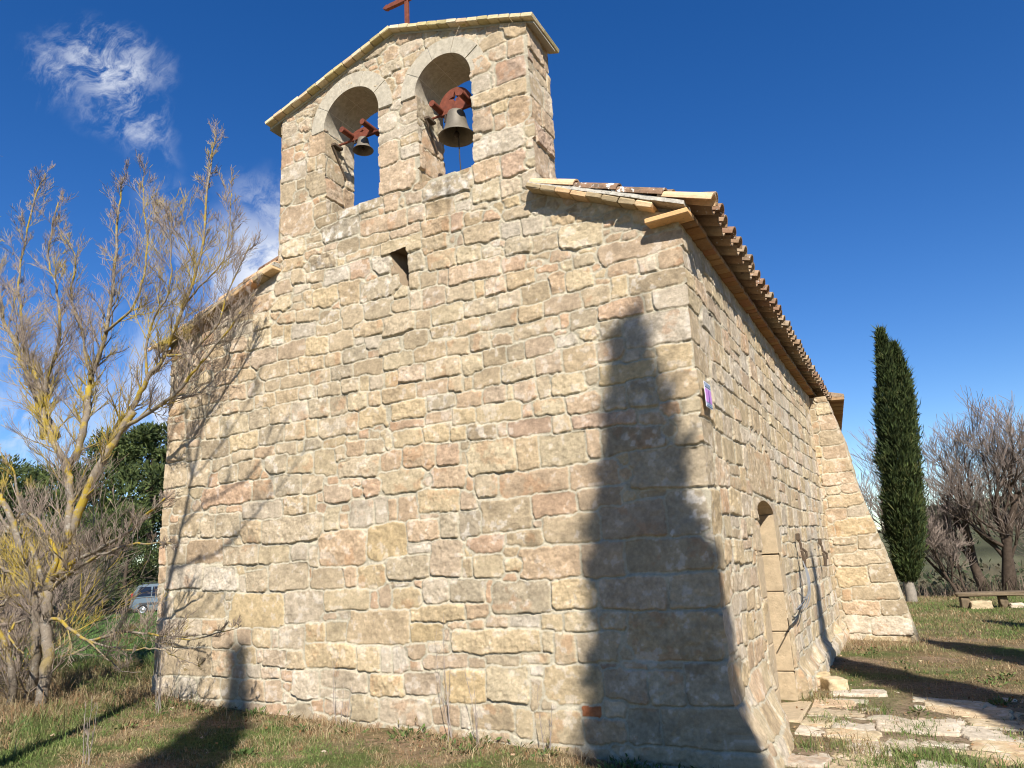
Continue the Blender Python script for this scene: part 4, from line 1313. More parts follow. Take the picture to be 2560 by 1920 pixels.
def right_d(x, y):
    ing = (x < 5.2) & (y < 3.3)
    clump = sst(fbm(x, y, 2.4, 93, 3), 0.10, 0.36)
    ii_ = np.clip(((x - pu[0]) / 0.012).astype(int), 0, len(pu) - 1); jj_ = np.clip(((y - pvv[0]) / 0.012).astype(int), 0, len(pvv) - 1)
    gapm = (1 - isst[ii_, jj_]) * sst(fbm(x, y, 1.1, 191, 3), -0.25, 0.2)
    clump = np.maximum(clump, gapm * 0.28)
    d = np.where(ing, clump * 0.18, 0.22 + 0.45 * sst(fbm(x, y, 1.4, 95, 3), -0.1, 0.3))
    near_b = (y > 7.4) & (y < 8.9) & (x < 1.3)
    d = np.where(near_b, 1.0, d)
    return d * (x > 0.10 + 0.03 * vnoise(x, y, 4)) * ~((x < 1.2) & (y > 8.7) & (y < 9.7))


x, y = scatter(90000, 0.1, 5.5, -3.6, 9.5, 211, right_d)
rt = np.random.default_rng(333)
for tx_, ty_, tr_, tn_ in ((0.62, 1.15, 0.13, 600), (0.90, 0.72, 0.16, 1100), (1.05, 1.0, 0.10, 600), (1.35, 0.95, 0.15, 900), (1.1, 1.9, 0.12, 500), (2.0, 1.95, 0.14, 600), (0.42, 2.0, 0.10, 500), (0.75, 2.6, 0.09, 400), (0.30, 1.0, 0.08, 300), (1.8, 0.9, 0.12, 500), (0.2, 3.1, 0.10, 500)):
    tn_ = tn_ // 2
    x = np.concatenate([x, tx_ + rt.normal(size=tn_) * tr_]); y = np.concatenate([y, ty_ + rt.normal(size=tn_) * tr_ * 1.2])
tuft = np.arange(len(x)) >= len(x) - 3250
z = ground_z(x, y) - 0.008
hgt = np.random.default_rng(17).gamma(2.5, 0.011, len(x)) + 0.010
hgt = hgt * (1 + 0.9 * ((x < 1.3) & (y > 7.2)) + 0.7 * ((y < 3.2) & (fbm(x, y, 2.4, 93, 3) > 0.22)) + 0.9 * tuft)
a = blades(np.stack([x, y, z], -1), hgt, 1.0, 0.0032, bladecol(x, y, 18, np.where(tuft, 0.22, -0.04)), 19)
o = link('grass', np_mesh('grass', a[0], None, a[2], smooth=False, F3=a[1]), M_GRASS)
tag(o, 'tufts of grass between the flagstones and on the lawn by the buttress', kind='stuff')
x, y = scatter(60000, -0.2, 9.0, 9.3, 22.0, 221, lambda x, y: (0.8 * ~((x < 1.0) & (y < 16.5))))
z = ground_z(x, y) - 0.008
hgt = np.random.default_rng(27).gamma(3.0, 0.014, len(x)) + 0.012
cc = bladecol(x, y, 28, 0.12) * 0.95
a = blades(np.stack([x, y, z], -1), hgt, 0.9, 0.006, cc, 29)
o = link('grass', np_mesh('grass', a[0], None, a[2], smooth=False, F3=a[1]), M_GRASS)
tag(o, 'dull green lawn between the buttress and the stone bench', kind='stuff')
# the sown field: dense young cereal
x, y = scatter(120000, -40, -6.4, 1.2, 30, 231, lambda x, y: sst(-x - 0.12 * y, 6.3, 7.2) * np.clip(14 / (np.hypot(x + 6, y) + 3), 0, 1))
z = ground_z(x, y) - 0.01
hgt = np.random.default_rng(37).uniform(0.05, 0.13, len(x))
r_ = np.random.default_rng(38)
cc = np.array([0.085, 0.14, 0.04]) * r_.uniform(.7, 1.35, len(x))[:, None] * (1 + 0.4 * fbm(x, y, .5, 5, 2))[:, None]
a = blades(np.stack([x, y, z], -1), hgt, 0.7, 0.008, cc, 39)
o = link('field_crop', np_mesh('field_crop', a[0], None, a[2], smooth=False, F3=a[1]), M_GRASS)
tag(o, 'bright green young crop in the field behind the lichen covered tree', kind='stuff')
# rank dry grass and brambles at the foot of the left tree
x, y = scatter(52000, -11.0, -5.2, -2.6, 1.7, 241, lambda x, y: np.clip(0.15 + sst(-x + 0.5 * fbm(x, y, 1, 5, 3), 5.6, 7.2), 0, 1) * ~in_building(x, y))
z = ground_z(x, y) - 0.02
hgt = np.random.default_rng(47).gamma(2.5, 0.042, len(x)) + 0.03
a = blades(np.stack([x, y, z], -1), hgt, 1.25, 0.0035, bladecol(x, y, 48, -0.12) * 0.85, 49)
o = link('undergrowth', np_mesh('undergrowth', a[0], None, a[2], smooth=False, F3=a[1]), M_GRASS)
tag(o, 'rank dry grass and bramble around the foot of the lichen covered tree', kind='stuff')

# broad leaved weeds at the wall foot and in the turf
rw = np.random.default_rng(55)
Pw = []; Dw = []
for q in range(70):
    if q < 36: cx_, cy_ = rw.uniform(-6.2, 0.2), rw.uniform(-0.34, -0.07)
    elif q < 56: cx_, cy_ = rw.uniform(-7.5, 0.5), rw.uniform(-3.0, -0.3)
    else: cx_, cy_ = rw.uniform(0.2, 3.0), rw.uniform(0.5, 7.5)
    m_ = rw.integers(14, 50); rr = rw.uniform(.03, .10)
    o_ = rw.normal(size=(m_, 3)) * np.array([rr, rr, .25 * rr])
    b_ = np.array([cx_, cy_, float(ground_z(np.array(cx_), np.array(cy_))) + 0.012]) + o_
    b_[:, 2] = np.maximum(b_[:, 2], ground_z(b_[:, 0], b_[:, 1]) + 0.004)
    d_ = o_ / (rr * 1.5) + np.array([0, 0, .55]) + rw.normal(size=(m_, 3)) * .25
    Pw.append(b_); Dw.append(d_ / np.linalg.norm(d_, axis=1, keepdims=True))
Pw = np.concatenate(Pw); Dw = np.concatenate(Dw)
cc = np.array([[0.085, 0.125, 0.035], [0.12, 0.15, 0.05], [0.065, 0.10, 0.03], [0.17, 0.14, 0.06]])[rw.integers(0, 4, len(Pw))] * rw.uniform(.8, 1.2, (len(Pw), 1))
o = link('ground_weeds', leaf_mesh('ground_weeds', Pw, Dw, rw.uniform(.025, .065, len(Pw)), rw.uniform(.006, .014, len(Pw)), cc, 56), M_GRASS)
tag(o, 'small leafy green weeds along the foot of the walls', kind='stuff')
# fallen leaves
r_ = np.random.default_rng(71)
n = 5200
x = r_.uniform(-8.5, 5.0, n); y = r_.uniform(-3.4, 6.0, n)
kk = ~in_building(x, y) & ((x < 0.3) | (r_.random(n) < 0.25)) & (r_.random(n) < np.clip(0.25 + 1.6 * fbm(x, y, 1.2, 72, 3) + 0.9 * sst(y, -0.6, -0.05), 0, 1))
x, y = x[kk], y[kk]
P = np.stack([x, y, ground_z(x, y) + 0.012 + r_.random(len(x)) * 0.015], -1)
Dv = r_.normal(size=(len(x), 3)) * np.array([1, 1, .35]); Dv /= np.linalg.norm(Dv, axis=1, keepdims=True)
cc = np.array([[0.20, 0.10, 0.045], [0.26, 0.15, 0.07], [0.15, 0.085, 0.045], [0.30, 0.20, 0.10]])[r_.integers(0, 4, len(x))]
o = link('leaf_litter', leaf_mesh('leaf_litter', P, Dv, r_.uniform(.015, .045, len(x)), r_.uniform(.006, .016, len(x)), cc, 73), M_GRASS)
tag(o, 'fallen brown leaves caught in the turf below the front wall', kind='stuff')

# small limestone pebbles lying in the turf
pb = MB()
for q in range(420):
    x_ = rnd.uniform(-7, 5.5); y_ = rnd.uniform(-3.4, 8.5)
    if -6.4 < x_ < 0.12 and y_ > -0.05: continue
    if x_ > 0 and rnd.random() < 0.1: continue
    z_ = float(ground_z(np.array(x_), np.array(y_)))
    r0 = rnd.choice([0.006, 0.009, 0.012, 0.018])
    pb.cur = tuple(PALA[rnd.choice('wypo')] * 0.9)
    Mr = Matrix.Rotation(rnd.uniform(0, 6), 3, 'Z') @ Matrix.Rotation(rnd.uniform(-.5, .5), 3, 'X')
    pb.box((x_, y_, z_ + r0 * .3), (r0 * rnd.uniform(1.5, 3), r0 * rnd.uniform(1.2, 2.2), r0 * 1.2), M=Mr, bevel=r0 * .5, jit=r0 * .2)
tag(pb.build('pebbles', M_STONE, col=True), 'small pale pebbles scattered in the turf', kind='stuff')


# ------------------------------------------------------------------ dry weeds standing against the front wall
def weed(x_, y_, h_, seed, label):
    r_ = random.Random(seed)
    z_ = float(ground_z(np.array(x_), np.array(y_)))
    b = MB()
    for q in range(r_.choice([3, 4, 5])):
        p = Vector((r_.uniform(-.05, .05), r_.uniform(-.03, .03), 0))
        d = Vector((r_.uniform(-.22, .22), r_.uniform(-.12, .05), 1)).normalized()
        pts = [p.copy()]
        hh = h_ * r_.uniform(.5, 1)
        for i in range(7):
            d = (d + Vector((r_.uniform(-.10, .10), r_.uniform(-.08, .08), 0.05))).normalized()
            p = p + d * hh / 7
            pts.append(p.copy())
        b.tube(pts, [0.0038 - 0.0004 * i for i in range(8)], n=4, cap=False)
        for i in range(2, 8):
            for s_ in range(2):
                if r_.random() < 0.55:
                    d2 = (d + Vector((r_.uniform(-1, 1), r_.uniform(-.7, .7), r_.uniform(.2, .8)))).normalized()
                    l2 = hh * r_.uniform(.06, .17)
                    b.tube([pts[i], pts[i] + d2 * l2 * .6, pts[i] + d2 * l2 + Vector((0, 0, l2 * .3))], [0.002, 0.0017, 0.0012], n=3, cap=False)
    o = b.build('dry_weed', M_TWIG)
    o.location = (x_, y_, z_ - 0.01)
    tag(o, label, 'weed', 'dry weeds against the front wall')


weed(-2.35, -0.16, 0.95, 1, 'tallest thin brown dry weed, in front of the long cream stone of the wall')
weed(-3.55, -0.14, 0.62, 2, 'dry weed stalks standing in the bright green tuft at the wall foot')
weed(-1.45, -0.14, 0.50, 3, 'short bushy dry weed in front of the grey stone near the shadowed corner')
weed(-2.05, -0.20, 0.62, 4, 'slanting dry weed just right of the tallest one')
weed(-5.55, -0.55, 0.75, 5, 'pale bent weed stalks in the shadowed turf near the left corner')
weed(-4.6, -1.9, 0.55, 7, 'two thin stalks standing out on the turf in front of the cypress shadow')
weed(2.35, 2.35, 0.55, 6, 'dry weed clump growing between the flagstones at the shadow edge')


# ------------------------------------------------------------------ bare trees
def branchlets(b, p, d, r, ln, depth, r_, up, gnarl, spread, minr, tw):
    """recursive bare twigs; b the branch mesh, tw the twig mesh"""
    n = 4
    pts = [p.copy()]; rad = [r]
    q = p.copy()
    for i in range(n):
        d = (d + Vector((r_.uniform(-1, 1), r_.uniform(-1, 1), r_.uniform(-1, 1))) * gnarl + Vector((0, 0, up))).normalized()
        q = q + d * ln / n
        pts.append(q.copy()); rad.append(max(minr, r * (1 - 0.6 * (i + 1) / n)))
    (tw if r < 0.0085 else b).tube(pts, rad, n=(3 if r < 0.006 else (4 if r < 0.012 else 6)), cap=False)
    if depth <= 0: return
    for i in range(1, n + 1):
        for s_ in range(2 if depth > 1 or r_.random() < 0.7 else 1):
            if i < n and r_.random() < 0.18: continue
            sd = d.orthogonal().normalized()
            sd = Matrix.Rotation(r_.uniform(0, 2 * math.pi), 3, d) @ sd
            d2 = (d + sd * r_.uniform(spread * .6, spread * 1.3)).normalized()
            branchlets(b, pts[i], d2, max(minr, rad[i] * r_.uniform(.5, .75)), ln * r_.uniform(.42, .72), depth - 1, r_, up, gnarl, spread, minr, tw)


def smooth_path(pts, sub=5):
    P = [Vector(p) for p in pts]
    P = [P[0] * 2 - P[1]] + P + [P[-1] * 2 - P[-2]]
    out = []
    for i in range(1, len(P) - 2):
        for j in range(sub):
            t = j / sub
            out.append(0.5 * ((2 * P[i]) + (P[i + 1] - P[i - 1]) * t + (2 * P[i - 1] - 5 * P[i] + 4 * P[i + 1] - P[i + 2]) * t * t + (3 * P[i] - P[i - 1] - 3 * P[i + 1] + P[i + 2]) * t ** 3))
    out.append(P[-2])
    return out


LIMBS = [[[[[-6.975,-0.9,0.268],[-6.908,-0.9,0.572],[-6.883,-0.9,0.902],[-6.975,-0.9,1.238],[-6.986,-0.9,1.559]],0.066,0.05],[[[-7.317,-0.8,0.322],[-7.159,-0.867,0.671],[-7.048,-0.933,1.061],[-7.061,-1.0,1.475],[-7.228,-1.067,1.949],[-7.335,-1.133,2.288],[-7.529,-1.2,2.616]],0.06,0.03],[[[-6.986,-0.9,1.559],[-6.814,-0.857,1.924],[-6.858,-0.814,2.529],[-7.057,-0.771,2.925],[-7.459,-0.729,3.301],[-7.733,-0.686,3.599],[-7.991,-0.643,4.036],[-8.238,-0.6,4.375]],0.05,0.026],[[[-7.841,-0.6,3.37],[-8.277,-0.583,4.124],[-8.867,-0.567,4.859],[-9.128,-0.55,5.133],[-9.341,-0.533,5.604],[-9.861,-0.517,6.621],[-10.276,-0.5,8.014]],0.032,0.012],[[[-7.175,-0.7,2.944],[-7.07,-0.65,3.119],[-7.049,-0.6,3.465],[-7.121,-0.55,3.752],[-7.201,-0.5,3.938]],0.042,0.036],[[[-7.23,-0.5,3.307],[-7.221,-0.47,4.026],[-7.039,-0.44,4.616],[-7.022,-0.41,5.386],[-7.074,-0.38,6.208],[-7.07,-0.35,6.772]],0.036,0.008],[[[-6.986,-0.9,1.559],[-6.795,-0.8,2.257],[-6.594,-0.7,2.858],[-6.469,-0.6,3.207],[-6.331,-0.5,3.512]],0.05,0.042],[[[-6.622,-0.5,3.345],[-6.408,-0.471,3.548],[-6.207,-0.443,3.867],[-5.967,-0.414,4.133],[-5.686,-0.386,4.719],[-5.5,-0.357,5.286],[-5.466,-0.329,6.288],[-5.407,-0.3,6.856]],0.04,0.007],[[[-6.573,-0.55,3.242],[-6.26,-0.517,3.385],[-5.67,-0.483,3.595],[-5.475,-0.45,3.792],[-5.191,-0.417,4.039],[-4.769,-0.383,4.411],[-4.58,-0.35,4.649]],0.03,0.006],[[[-5.986,-0.4,4.14],[-5.559,-0.375,4.115],[-5.166,-0.35,4.365],[-5.06,-0.325,4.718],[-4.747,-0.3,5.259]],0.018,0.005],[[[-7.568,-0.6,3.36],[-7.984,-0.557,3.809],[-8.218,-0.514,4.307],[-8.625,-0.471,4.516],[-8.964,-0.429,5.272],[-9.198,-0.386,5.907],[-9.091,-0.343,7.028],[-8.949,-0.3,7.435]],0.034,0.007],[[[-7.805,-0.6,3.39],[-7.885,-0.62,3.981],[-7.682,-0.64,4.565],[-7.746,-0.66,5.212],[-8.008,-0.68,5.797],[-7.872,-0.7,6.491]],0.03,0.007],[[[-7.173,-0.5,4.012],[-7.37,-0.55,4.653],[-7.56,-0.6,5.189],[-7.469,-0.65,5.673],[-7.816,-0.7,6.119]],0.02,0.006],[[[-7.023,-0.45,4.611],[-6.523,-0.438,4.884],[-6.385,-0.425,5.483],[-6.53,-0.412,6.255],[-6.603,-0.4,6.632]],0.018,0.006],[[[-6.266,-0.4,3.885],[-6.253,-0.425,4.467],[-5.916,-0.45,4.87],[-5.854,-0.475,5.332],[-5.901,-0.5,5.882]],0.018,0.006],[[[-5.732,-0.35,4.74],[-5.467,-0.338,4.923],[-5.146,-0.325,5.161],[-5.085,-0.312,5.535],[-5.107,-0.3,5.99]],0.012,0.005],[[[-5.624,-0.3,5.141],[-5.811,-0.333,5.522],[-5.993,-0.367,5.759],[-6.039,-0.4,5.988]],0.01,0.004],[[[-7.037,-0.9,1.631],[-6.652,-0.92,1.779],[-6.441,-0.94,1.862],[-5.677,-0.96,2.066],[-5.327,-0.98,2.239],[-5.035,-1.0,2.388]],0.035,0.008],[[[-6.986,-0.9,1.559],[-6.485,-0.95,1.75],[-5.985,-1.0,1.885],[-5.336,-1.05,1.959],[-4.788,-1.1,1.929]],0.026,0.006],[[[-7.144,-0.9,1.171],[-6.804,-0.875,1.257],[-6.323,-0.85,1.041],[-5.767,-0.825,1.123],[-5.33,-0.8,1.091],[-4.883,-0.775,1.039],[-4.251,-0.75,1.14]],0.024,0.004],[[[-6.246,-0.9,1.046],[-5.714,-0.85,0.957],[-5.318,-0.8,0.963],[-5.057,-0.75,0.878],[-4.835,-0.7,0.803]],0.012,0.004],[[[-6.246,-0.9,1.046],[-5.834,-0.9,0.848],[-5.621,-0.9,0.759],[-5.358,-0.9,0.753]],0.01,0.003],[[[-7.011,-0.9,1.468],[-7.207,-1.0,1.618],[-7.301,-1.1,1.765],[-7.377,-1.2,1.819],[-7.469,-1.3,1.965]],0.03,0.012],[[[-7.057,-0.9,1.631],[-7.291,-0.975,2.094],[-7.471,-1.05,2.202],[-7.629,-1.125,2.406],[-7.756,-1.2,2.661]],0.03,0.01],[[[-7.035,-0.9,1.239],[-7.111,-1.067,1.277],[-7.025,-1.233,1.138],[-6.469,-1.4,0.989]],0.022,0.008],[[[-6.986,-0.9,1.559],[-6.837,-0.94,1.927],[-7.106,-0.98,2.275],[-7.453,-1.02,2.52],[-7.575,-1.06,2.879],[-7.814,-1.1,3.131]],0.028,0.008],[[[-7.234,-0.9,1.473],[-7.38,-1.033,1.532],[-7.364,-1.167,1.425],[-7.376,-1.3,1.503]],0.026,0.01],[[[-7.292,-1.0,0.273],[-7.11,-1.1,0.707],[-7.149,-1.2,1.047],[-7.271,-1.3,1.389]],0.05,0.02]],[[[[-4.271,-4.172,0.25],[-4.121,-4.122,1.3],[-3.821,-4.022,2.6],[-3.521,-3.922,5.157]],0.11,0.056],[[[-3.521,-3.922,5.157],[-3.409,-3.922,5.685],[-3.289,-3.922,6.144],[-3.152,-3.922,6.714],[-3.053,-3.922,7.19],[-2.964,-3.922,7.619],[-2.82,-3.922,8.215]],0.036,0.008],[[[-3.388,-3.922,5.71],[-3.038,-3.941,5.832],[-2.659,-3.96,5.918],[-2.164,-3.978,6.231],[-1.82,-3.997,6.521],[-1.482,-4.016,6.829]],0.024,0.006],[[[-3.289,-3.922,6.144],[-2.956,-3.898,6.382],[-2.396,-3.875,6.54],[-2.005,-3.851,6.83],[-1.726,-3.828,7.177]],0.02,0.005],[[[-3.152,-3.922,6.714],[-2.729,-3.953,7.051],[-2.355,-3.985,7.439],[-2.058,-4.016,7.806]],0.016,0.004],[[[-3.521,-3.922,5.157],[-3.296,-3.911,5.417],[-3.136,-3.901,5.205],[-2.742,-3.891,5.212]],0.016,0.006],[[[-3.152,-3.922,6.714],[-3.253,-3.953,7.36],[-3.356,-3.985,7.976],[-3.332,-4.016,8.534]],0.018,0.006]]]


def limb_tree(name, limbs, label, seed, mats, base, per=0.085, l0=0.52, depth=2, up=0.10, group=None):
    r_ = random.Random(seed)
    t = empty(name, base)
    B = Vector(base)
    tb = MB(); tw = MB()
    for li, (pts, r0, r1) in enumerate(limbs):
        low_ = li >= 17 and len(limbs) > 10
        pp = [p - B for p in smooth_path([p for p in pts], 5)]
        n = len(pp)
        pp = [p + Vector((r_.uniform(-1, 1), r_.uniform(-1, 1), r_.uniform(-1, 1))) * 0.012 for p in pp]
        rad = [r0 + (r1 - r0) * (i / (n - 1)) ** 0.8 for i in range(n)]
        tb.tube(pp, rad, n=(10 if r0 > .03 else 7), cap=True)
        acc = 0
        for i in range(1, n):
            seg = (pp[i] - pp[i - 1]).length
            acc += seg
            frac = i / (n - 1)
            while acc > per * (1.35 if low_ else 1):
                acc -= per * (1.35 if low_ else 1)
                if low_ and r_.random() < 0.08: continue
                if rad[i] > 0.045 and r_.random() < 0.6: continue
                d = (pp[i] - pp[i - 1]).normalized()
                sd = Matrix.Rotation(r_.uniform(0, 2 * math.pi), 3, d) @ d.orthogonal().normalized()
                d2 = (d * 0.7 + sd * r_.uniform(.45, 1.0) + Vector((0, 0, up * 2))).normalized()
                branchlets(tb, pp[i], d2, min(rad[i] * 0.42, 0.011), l0 * r_.uniform(.45, 1.15) * (1.05 - 0.72 * frac) * (0.75 if low_ else 1), depth, r_, up, 0.14, 0.62, 0.0019, tw)
    tb.build('trunk', mats[0], t, smooth=True)
    tw.build('crown', mats[1], t)
    tag(t, label, 'tree', group)
    return t


gz0 = float(ground_z(np.array(-6.97), np.array(-0.9)))
limb_tree('bare_tree', LIMBS[0], 'leafless many stemmed tree with yellow lichen at the left corner of the chapel', 3, (M_BARK, M_TWIGY), (-6.97, -0.9, gz0), per=0.092)
limb_tree('bare_tree', LIMBS[1], 'leafless tree that throws its branch shadow on the left of the front wall', 4, (M_BARK, M_TWIG), tuple(LIMBS[1][0][0][0]), per=0.34, l0=0.42)


def wild_tree(name, base, height, r0, stems, label, seed, mats, group=None, lean=0.35, gn=0.13, twig_depth=2, minr=0.004, l0=0.42):
    r_ = random.Random(seed)
    t = empty(name, base)
    tb = MB(); tw = MB()

    def stem(p, d, r, ln, lev):
        n = 8
        pts = [p.copy()]; rad = [r]
        q = p.copy()
        for i in range(n):
            d = (d + Vector((r_.uniform(-1, 1), r_.uniform(-1, 1), r_.uniform(-.6, 1))) * gn * (1.4 if lev else 1) + Vector((0, 0, 0.05))).normalized()
            q = q + d * ln / n
            pts.append(q.copy()); rad.append(r * (1 - 0.62 * (i + 1) / n))
        tb.tube(pts, rad, n=8 if lev < 2 else 6, cap=True)
        if lev < 2:
            for i in range(3 if lev == 0 else 2, n + 1):
                for s_ in range(2 if i == n else 1):
                    sd = Matrix.Rotation(r_.uniform(0, 6.28), 3, d) @ d.orthogonal().normalized()
                    stem(pts[i], (d + sd * r_.uniform(.5, 1.0)).normalized(), rad[i] * r_.uniform(.5, .78), ln * r_.uniform(.38, .6), lev + 1)
        else:
            for i in range(3, n + 1):
                for s_ in range(1 if r_.random() < 0.62 else 0):
                    sd = Matrix.Rotation(r_.uniform(0, 6.28), 3, d) @ d.orthogonal().normalized()
                    branchlets(tb, pts[i], (d + sd * r_.uniform(.5, 1.1)).normalized(), max(minr, rad[i] * .5), height * 0.125 * r_.uniform(.6, 1.2), twig_depth - 1, r_, 0.10, 0.16, 0.6, minr, tw)

    for d in stems:
        stem(Vector((d[3] if len(d) > 3 else 0, d[4] if len(d) > 4 else 0, -0.1)), Vector(d[:3]).normalized(), r0 * (d[5] if len(d) > 5 else 1), height * 0.55, 0)
    tb.build('trunk', mats[0], t, smooth=True)
    tw.build('crown', mats[1], t)
    tag(t, label, 'tree', group)
    return t


gzf = lambda x, y: float(ground_z(np.array(x), np.array(y)))
M_TWIGB = mat('brown_twig', (0.235, 0.185, 0.15), 0.95, var=(0.3, 3), spec=0.1)
BT = 'leafless trees behind the stone bench'
wild_tree('bare_tree', (3.16, 22.2, gzf(3.16, 22.2)), 5.8, 0.17, [(-0.35, 0.0, 1), (-0.75, 0.1, .85, -.3, 0, .4)], 'leafless leaning tree with a thick dark trunk behind the left end of the bench', 15, (M_DARKBARK, M_TWIGB), BT, minr=0.0065)
wild_tree('bare_tree', (3.62, 21.8, gzf(3.62, 21.8)), 6.0, 0.19, [(0.03, 0.05, 1), (0.25, -0.1, 1, .05, 0, .7)], 'leafless upright forked tree with the thickest dark trunk near the right edge', 26, (M_DARKBARK, M_TWIGB), BT, minr=0.0065)
wild_tree('bare_tree', (2.45, 21.4, gzf(2.45, 21.4)), 3.0, 0.07, [(-0.75, 0.0, 1), (-.2, .1, 1, .1, 0, .7)], 'thin low leafless tree between the cypress and the leaning tree', 37, (M_DARKBARK, M_TWIGB), BT, minr=0.006)
wild_tree('bare_tree', (6.2, 25.5, gzf(6.2, 25.5)), 6.0, 0.16, [(0.0, 0.05, 1), (-.3, 0, 1, 0, 0, .6)], 'leafless tree standing furthest right behind the forked one', 48, (M_DARKBARK, M_TWIGB), BT, minr=0.007)


# ------------------------------------------------------------------ evergreens
def cypress_parts(height, rad, z0, seed, n, tips=((0, 0, 1.0),), ln=0.16, wd=0.022, spire=False):
    """column of upswept sprays. tips: extra leaders (dx, dy, height share)"""
    r_ = np.random.default_rng(seed)
    allP = []; allD = []
    for (tx, ty, hs) in tips:
        m_ = int(n / len(tips))
        t = r_.random(m_) ** 0.85
        z = z0 + t * (height * hs - z0)
        prof = np.interp(t, [0, .06, .2, .45, .7, .86, .96, 1.0], [.35, .72, .95, 1.0, .80, .50, .20, .02])
        if spire: prof = np.interp(height - z, [0, .35, .8, 1.2, 2.4, 3.5, 5, 8, 11, 12], [.02, .09, .20, .36, .60, .84, 1.05, 1.2, .9, .5])
        a = r_.uniform(0, 2 * np.pi, m_)
        lump = 1 + 0.42 * vnoise(a * 1.6 + 40 + tx * 9, z * 1.5, 1.0, seed) + 0.42 * vnoise(a * 4 + 10, z * 4, 1.0, seed + 1)
        if spire: lump = lump + 0.7 * vnoise(a * 3 + 3, z * 7, 1.0, seed + 3)
        rr = rad * prof * lump * np.sqrt(r_.uniform(.35, 1.0, m_)) * (1 + 0.30 * (r_.random(m_) ** 6)) / (1 if len(tips) == 1 else 1.15)
        x = np.cos(a) * rr + tx * np.clip(t * 1.2, 0, 1); y = np.sin(a) * rr + ty * np.clip(t * 1.2, 0, 1)
        allP.append(np.stack([x, y, z], -1))
        d = np.stack([np.cos(a) * .55, np.sin(a) * .55, np.full(m_, 1.0)], -1) + r_.normal(size=(m_, 3)) * .35
        allD.append(d / np.linalg.norm(d, axis=1, keepdims=True))
    P = np.concatenate(allP); Dv = np.concatenate(allD)
    m_ = len(P)
    loose = r_.random(m_) < 0.05
    base = np.array([[0.040, 0.056, 0.018], [0.058, 0.075, 0.022], [0.030, 0.045, 0.017], [0.085, 0.088, 0.030]])[r_.choice(4, m_, p=[.4, .28, .22, .1])]
    clump = (1 + 0.9 * vnoise(P[:, 0] * 5 + P[:, 1] * 3, P[:, 2] * 4, 1.0, seed + 5))
    col_ = np.clip(base * clump[:, None] * r_.uniform(.75, 1.25, (m_, 1)), .006, 1)
    return leaf_mesh('crown', P, Dv, r_.uniform(.6, 1.4, m_) * ln * np.where(loose, 1.9, 1.0), r_.uniform(.6, 1.3, m_) * wd, col_, seed + 9)


def trunk_mesh(h, r0, r1, seed):
    r_ = random.Random(seed)
    b = MB()
    pts = [(r_.uniform(-.02, .02), r_.uniform(-.02, .02), -0.15 + h * i / 8) for i in range(9)]
    b.tube(pts, [r0 + (r1 - r0) * (i / 8) for i in range(9)], n=10)
    return b


gc = gzf(1.05, 18.1)
t = empty('cypress', (1.05, 18.1, gc))
tag(t, 'tall dark double tipped cypress beyond the buttress with a pale trunk foot', 'tree')
M_PALEBARK = mat('pale_bark', (0.26, 0.225, 0.18), 0.95, var=(0.3, 14), bump=(0.8, 40), spec=0.1)
trunk_mesh(1.6, 0.15, 0.12, 3).build('trunk', M_PALEBARK, t, smooth=True)
link('crown', cypress_parts(7.75, 0.47, 0.50, 21, 50000, tips=((0.38, 0, 1.0), (0.66, 0.1, .94)), ln=0.15, wd=0.016), M_LEAF, t)
# the row of cypresses that stands behind the camera and shades the wall and the lawn
CG = 'row of cypresses opposite the chapel front'
me_c = cypress_parts(12.0, 0.56, 0.6, 33, 34000, ln=0.15, wd=0.04, spire=True)
tb = trunk_mesh(3.0, 0.2, 0.15, 5)
first = None
dS = math.tan(SUN_EL)
for n_, (sx, sy, sz, lab) in enumerate(((-0.30, 0.0, 3.40, 'cypress of the row whose shadow climbs the front wall beside its right corner'),
                                       (0.02, 6.02, 1.25, 'cypress of the row whose shadow crosses the flagstones to the flank'),
                                       (-5.06, 0.0, 0.72, 'cypress of the row whose shadow tip touches the left foot of the front wall'),
                                       (None, (9.2, -2.4), 1.0, 'cypress of the row whose shadow crosses the lawn to the buttress'),
                                       (None, (10.7, 0.7), 1.0, 'cypress of the row whose shadow lies farthest back across the lawn'))):
    if sx is None:
        bx_, by_ = sy; zf = 1.0; gzz = 0.0
    else:
        dd = (12.0 - sz) / dS
        bx_ = sx + SAX * dd; by_ = sy - SAY * dd
        gzz = 0.0
    if first is None:
        t = empty('cypress', (bx_, by_, gzz)); first = t; t.rotation_euler = (0, R(-1.2), 0)
        crown_o = link('crown', me_c, M_LEAF, t)
        trunk_o = tb.build('trunk', M_BARK, t, smooth=True)
    else:
        t = first.copy(); COL.objects.link(t); t.location = (bx_, by_, gzz); t.rotation_euler = (0, 0, n_ * 1.3)
        if n_ == 1: t.scale = (0.80, 0.80, 1.0)
        if n_ == 2: t.scale = (0.78, 0.78, 1.0)
        for ch_ in (crown_o, trunk_o):
            c_ = ch_.copy(); c_.parent = t; COL.objects.link(c_)
    tag(t, lab, 'tree', CG)


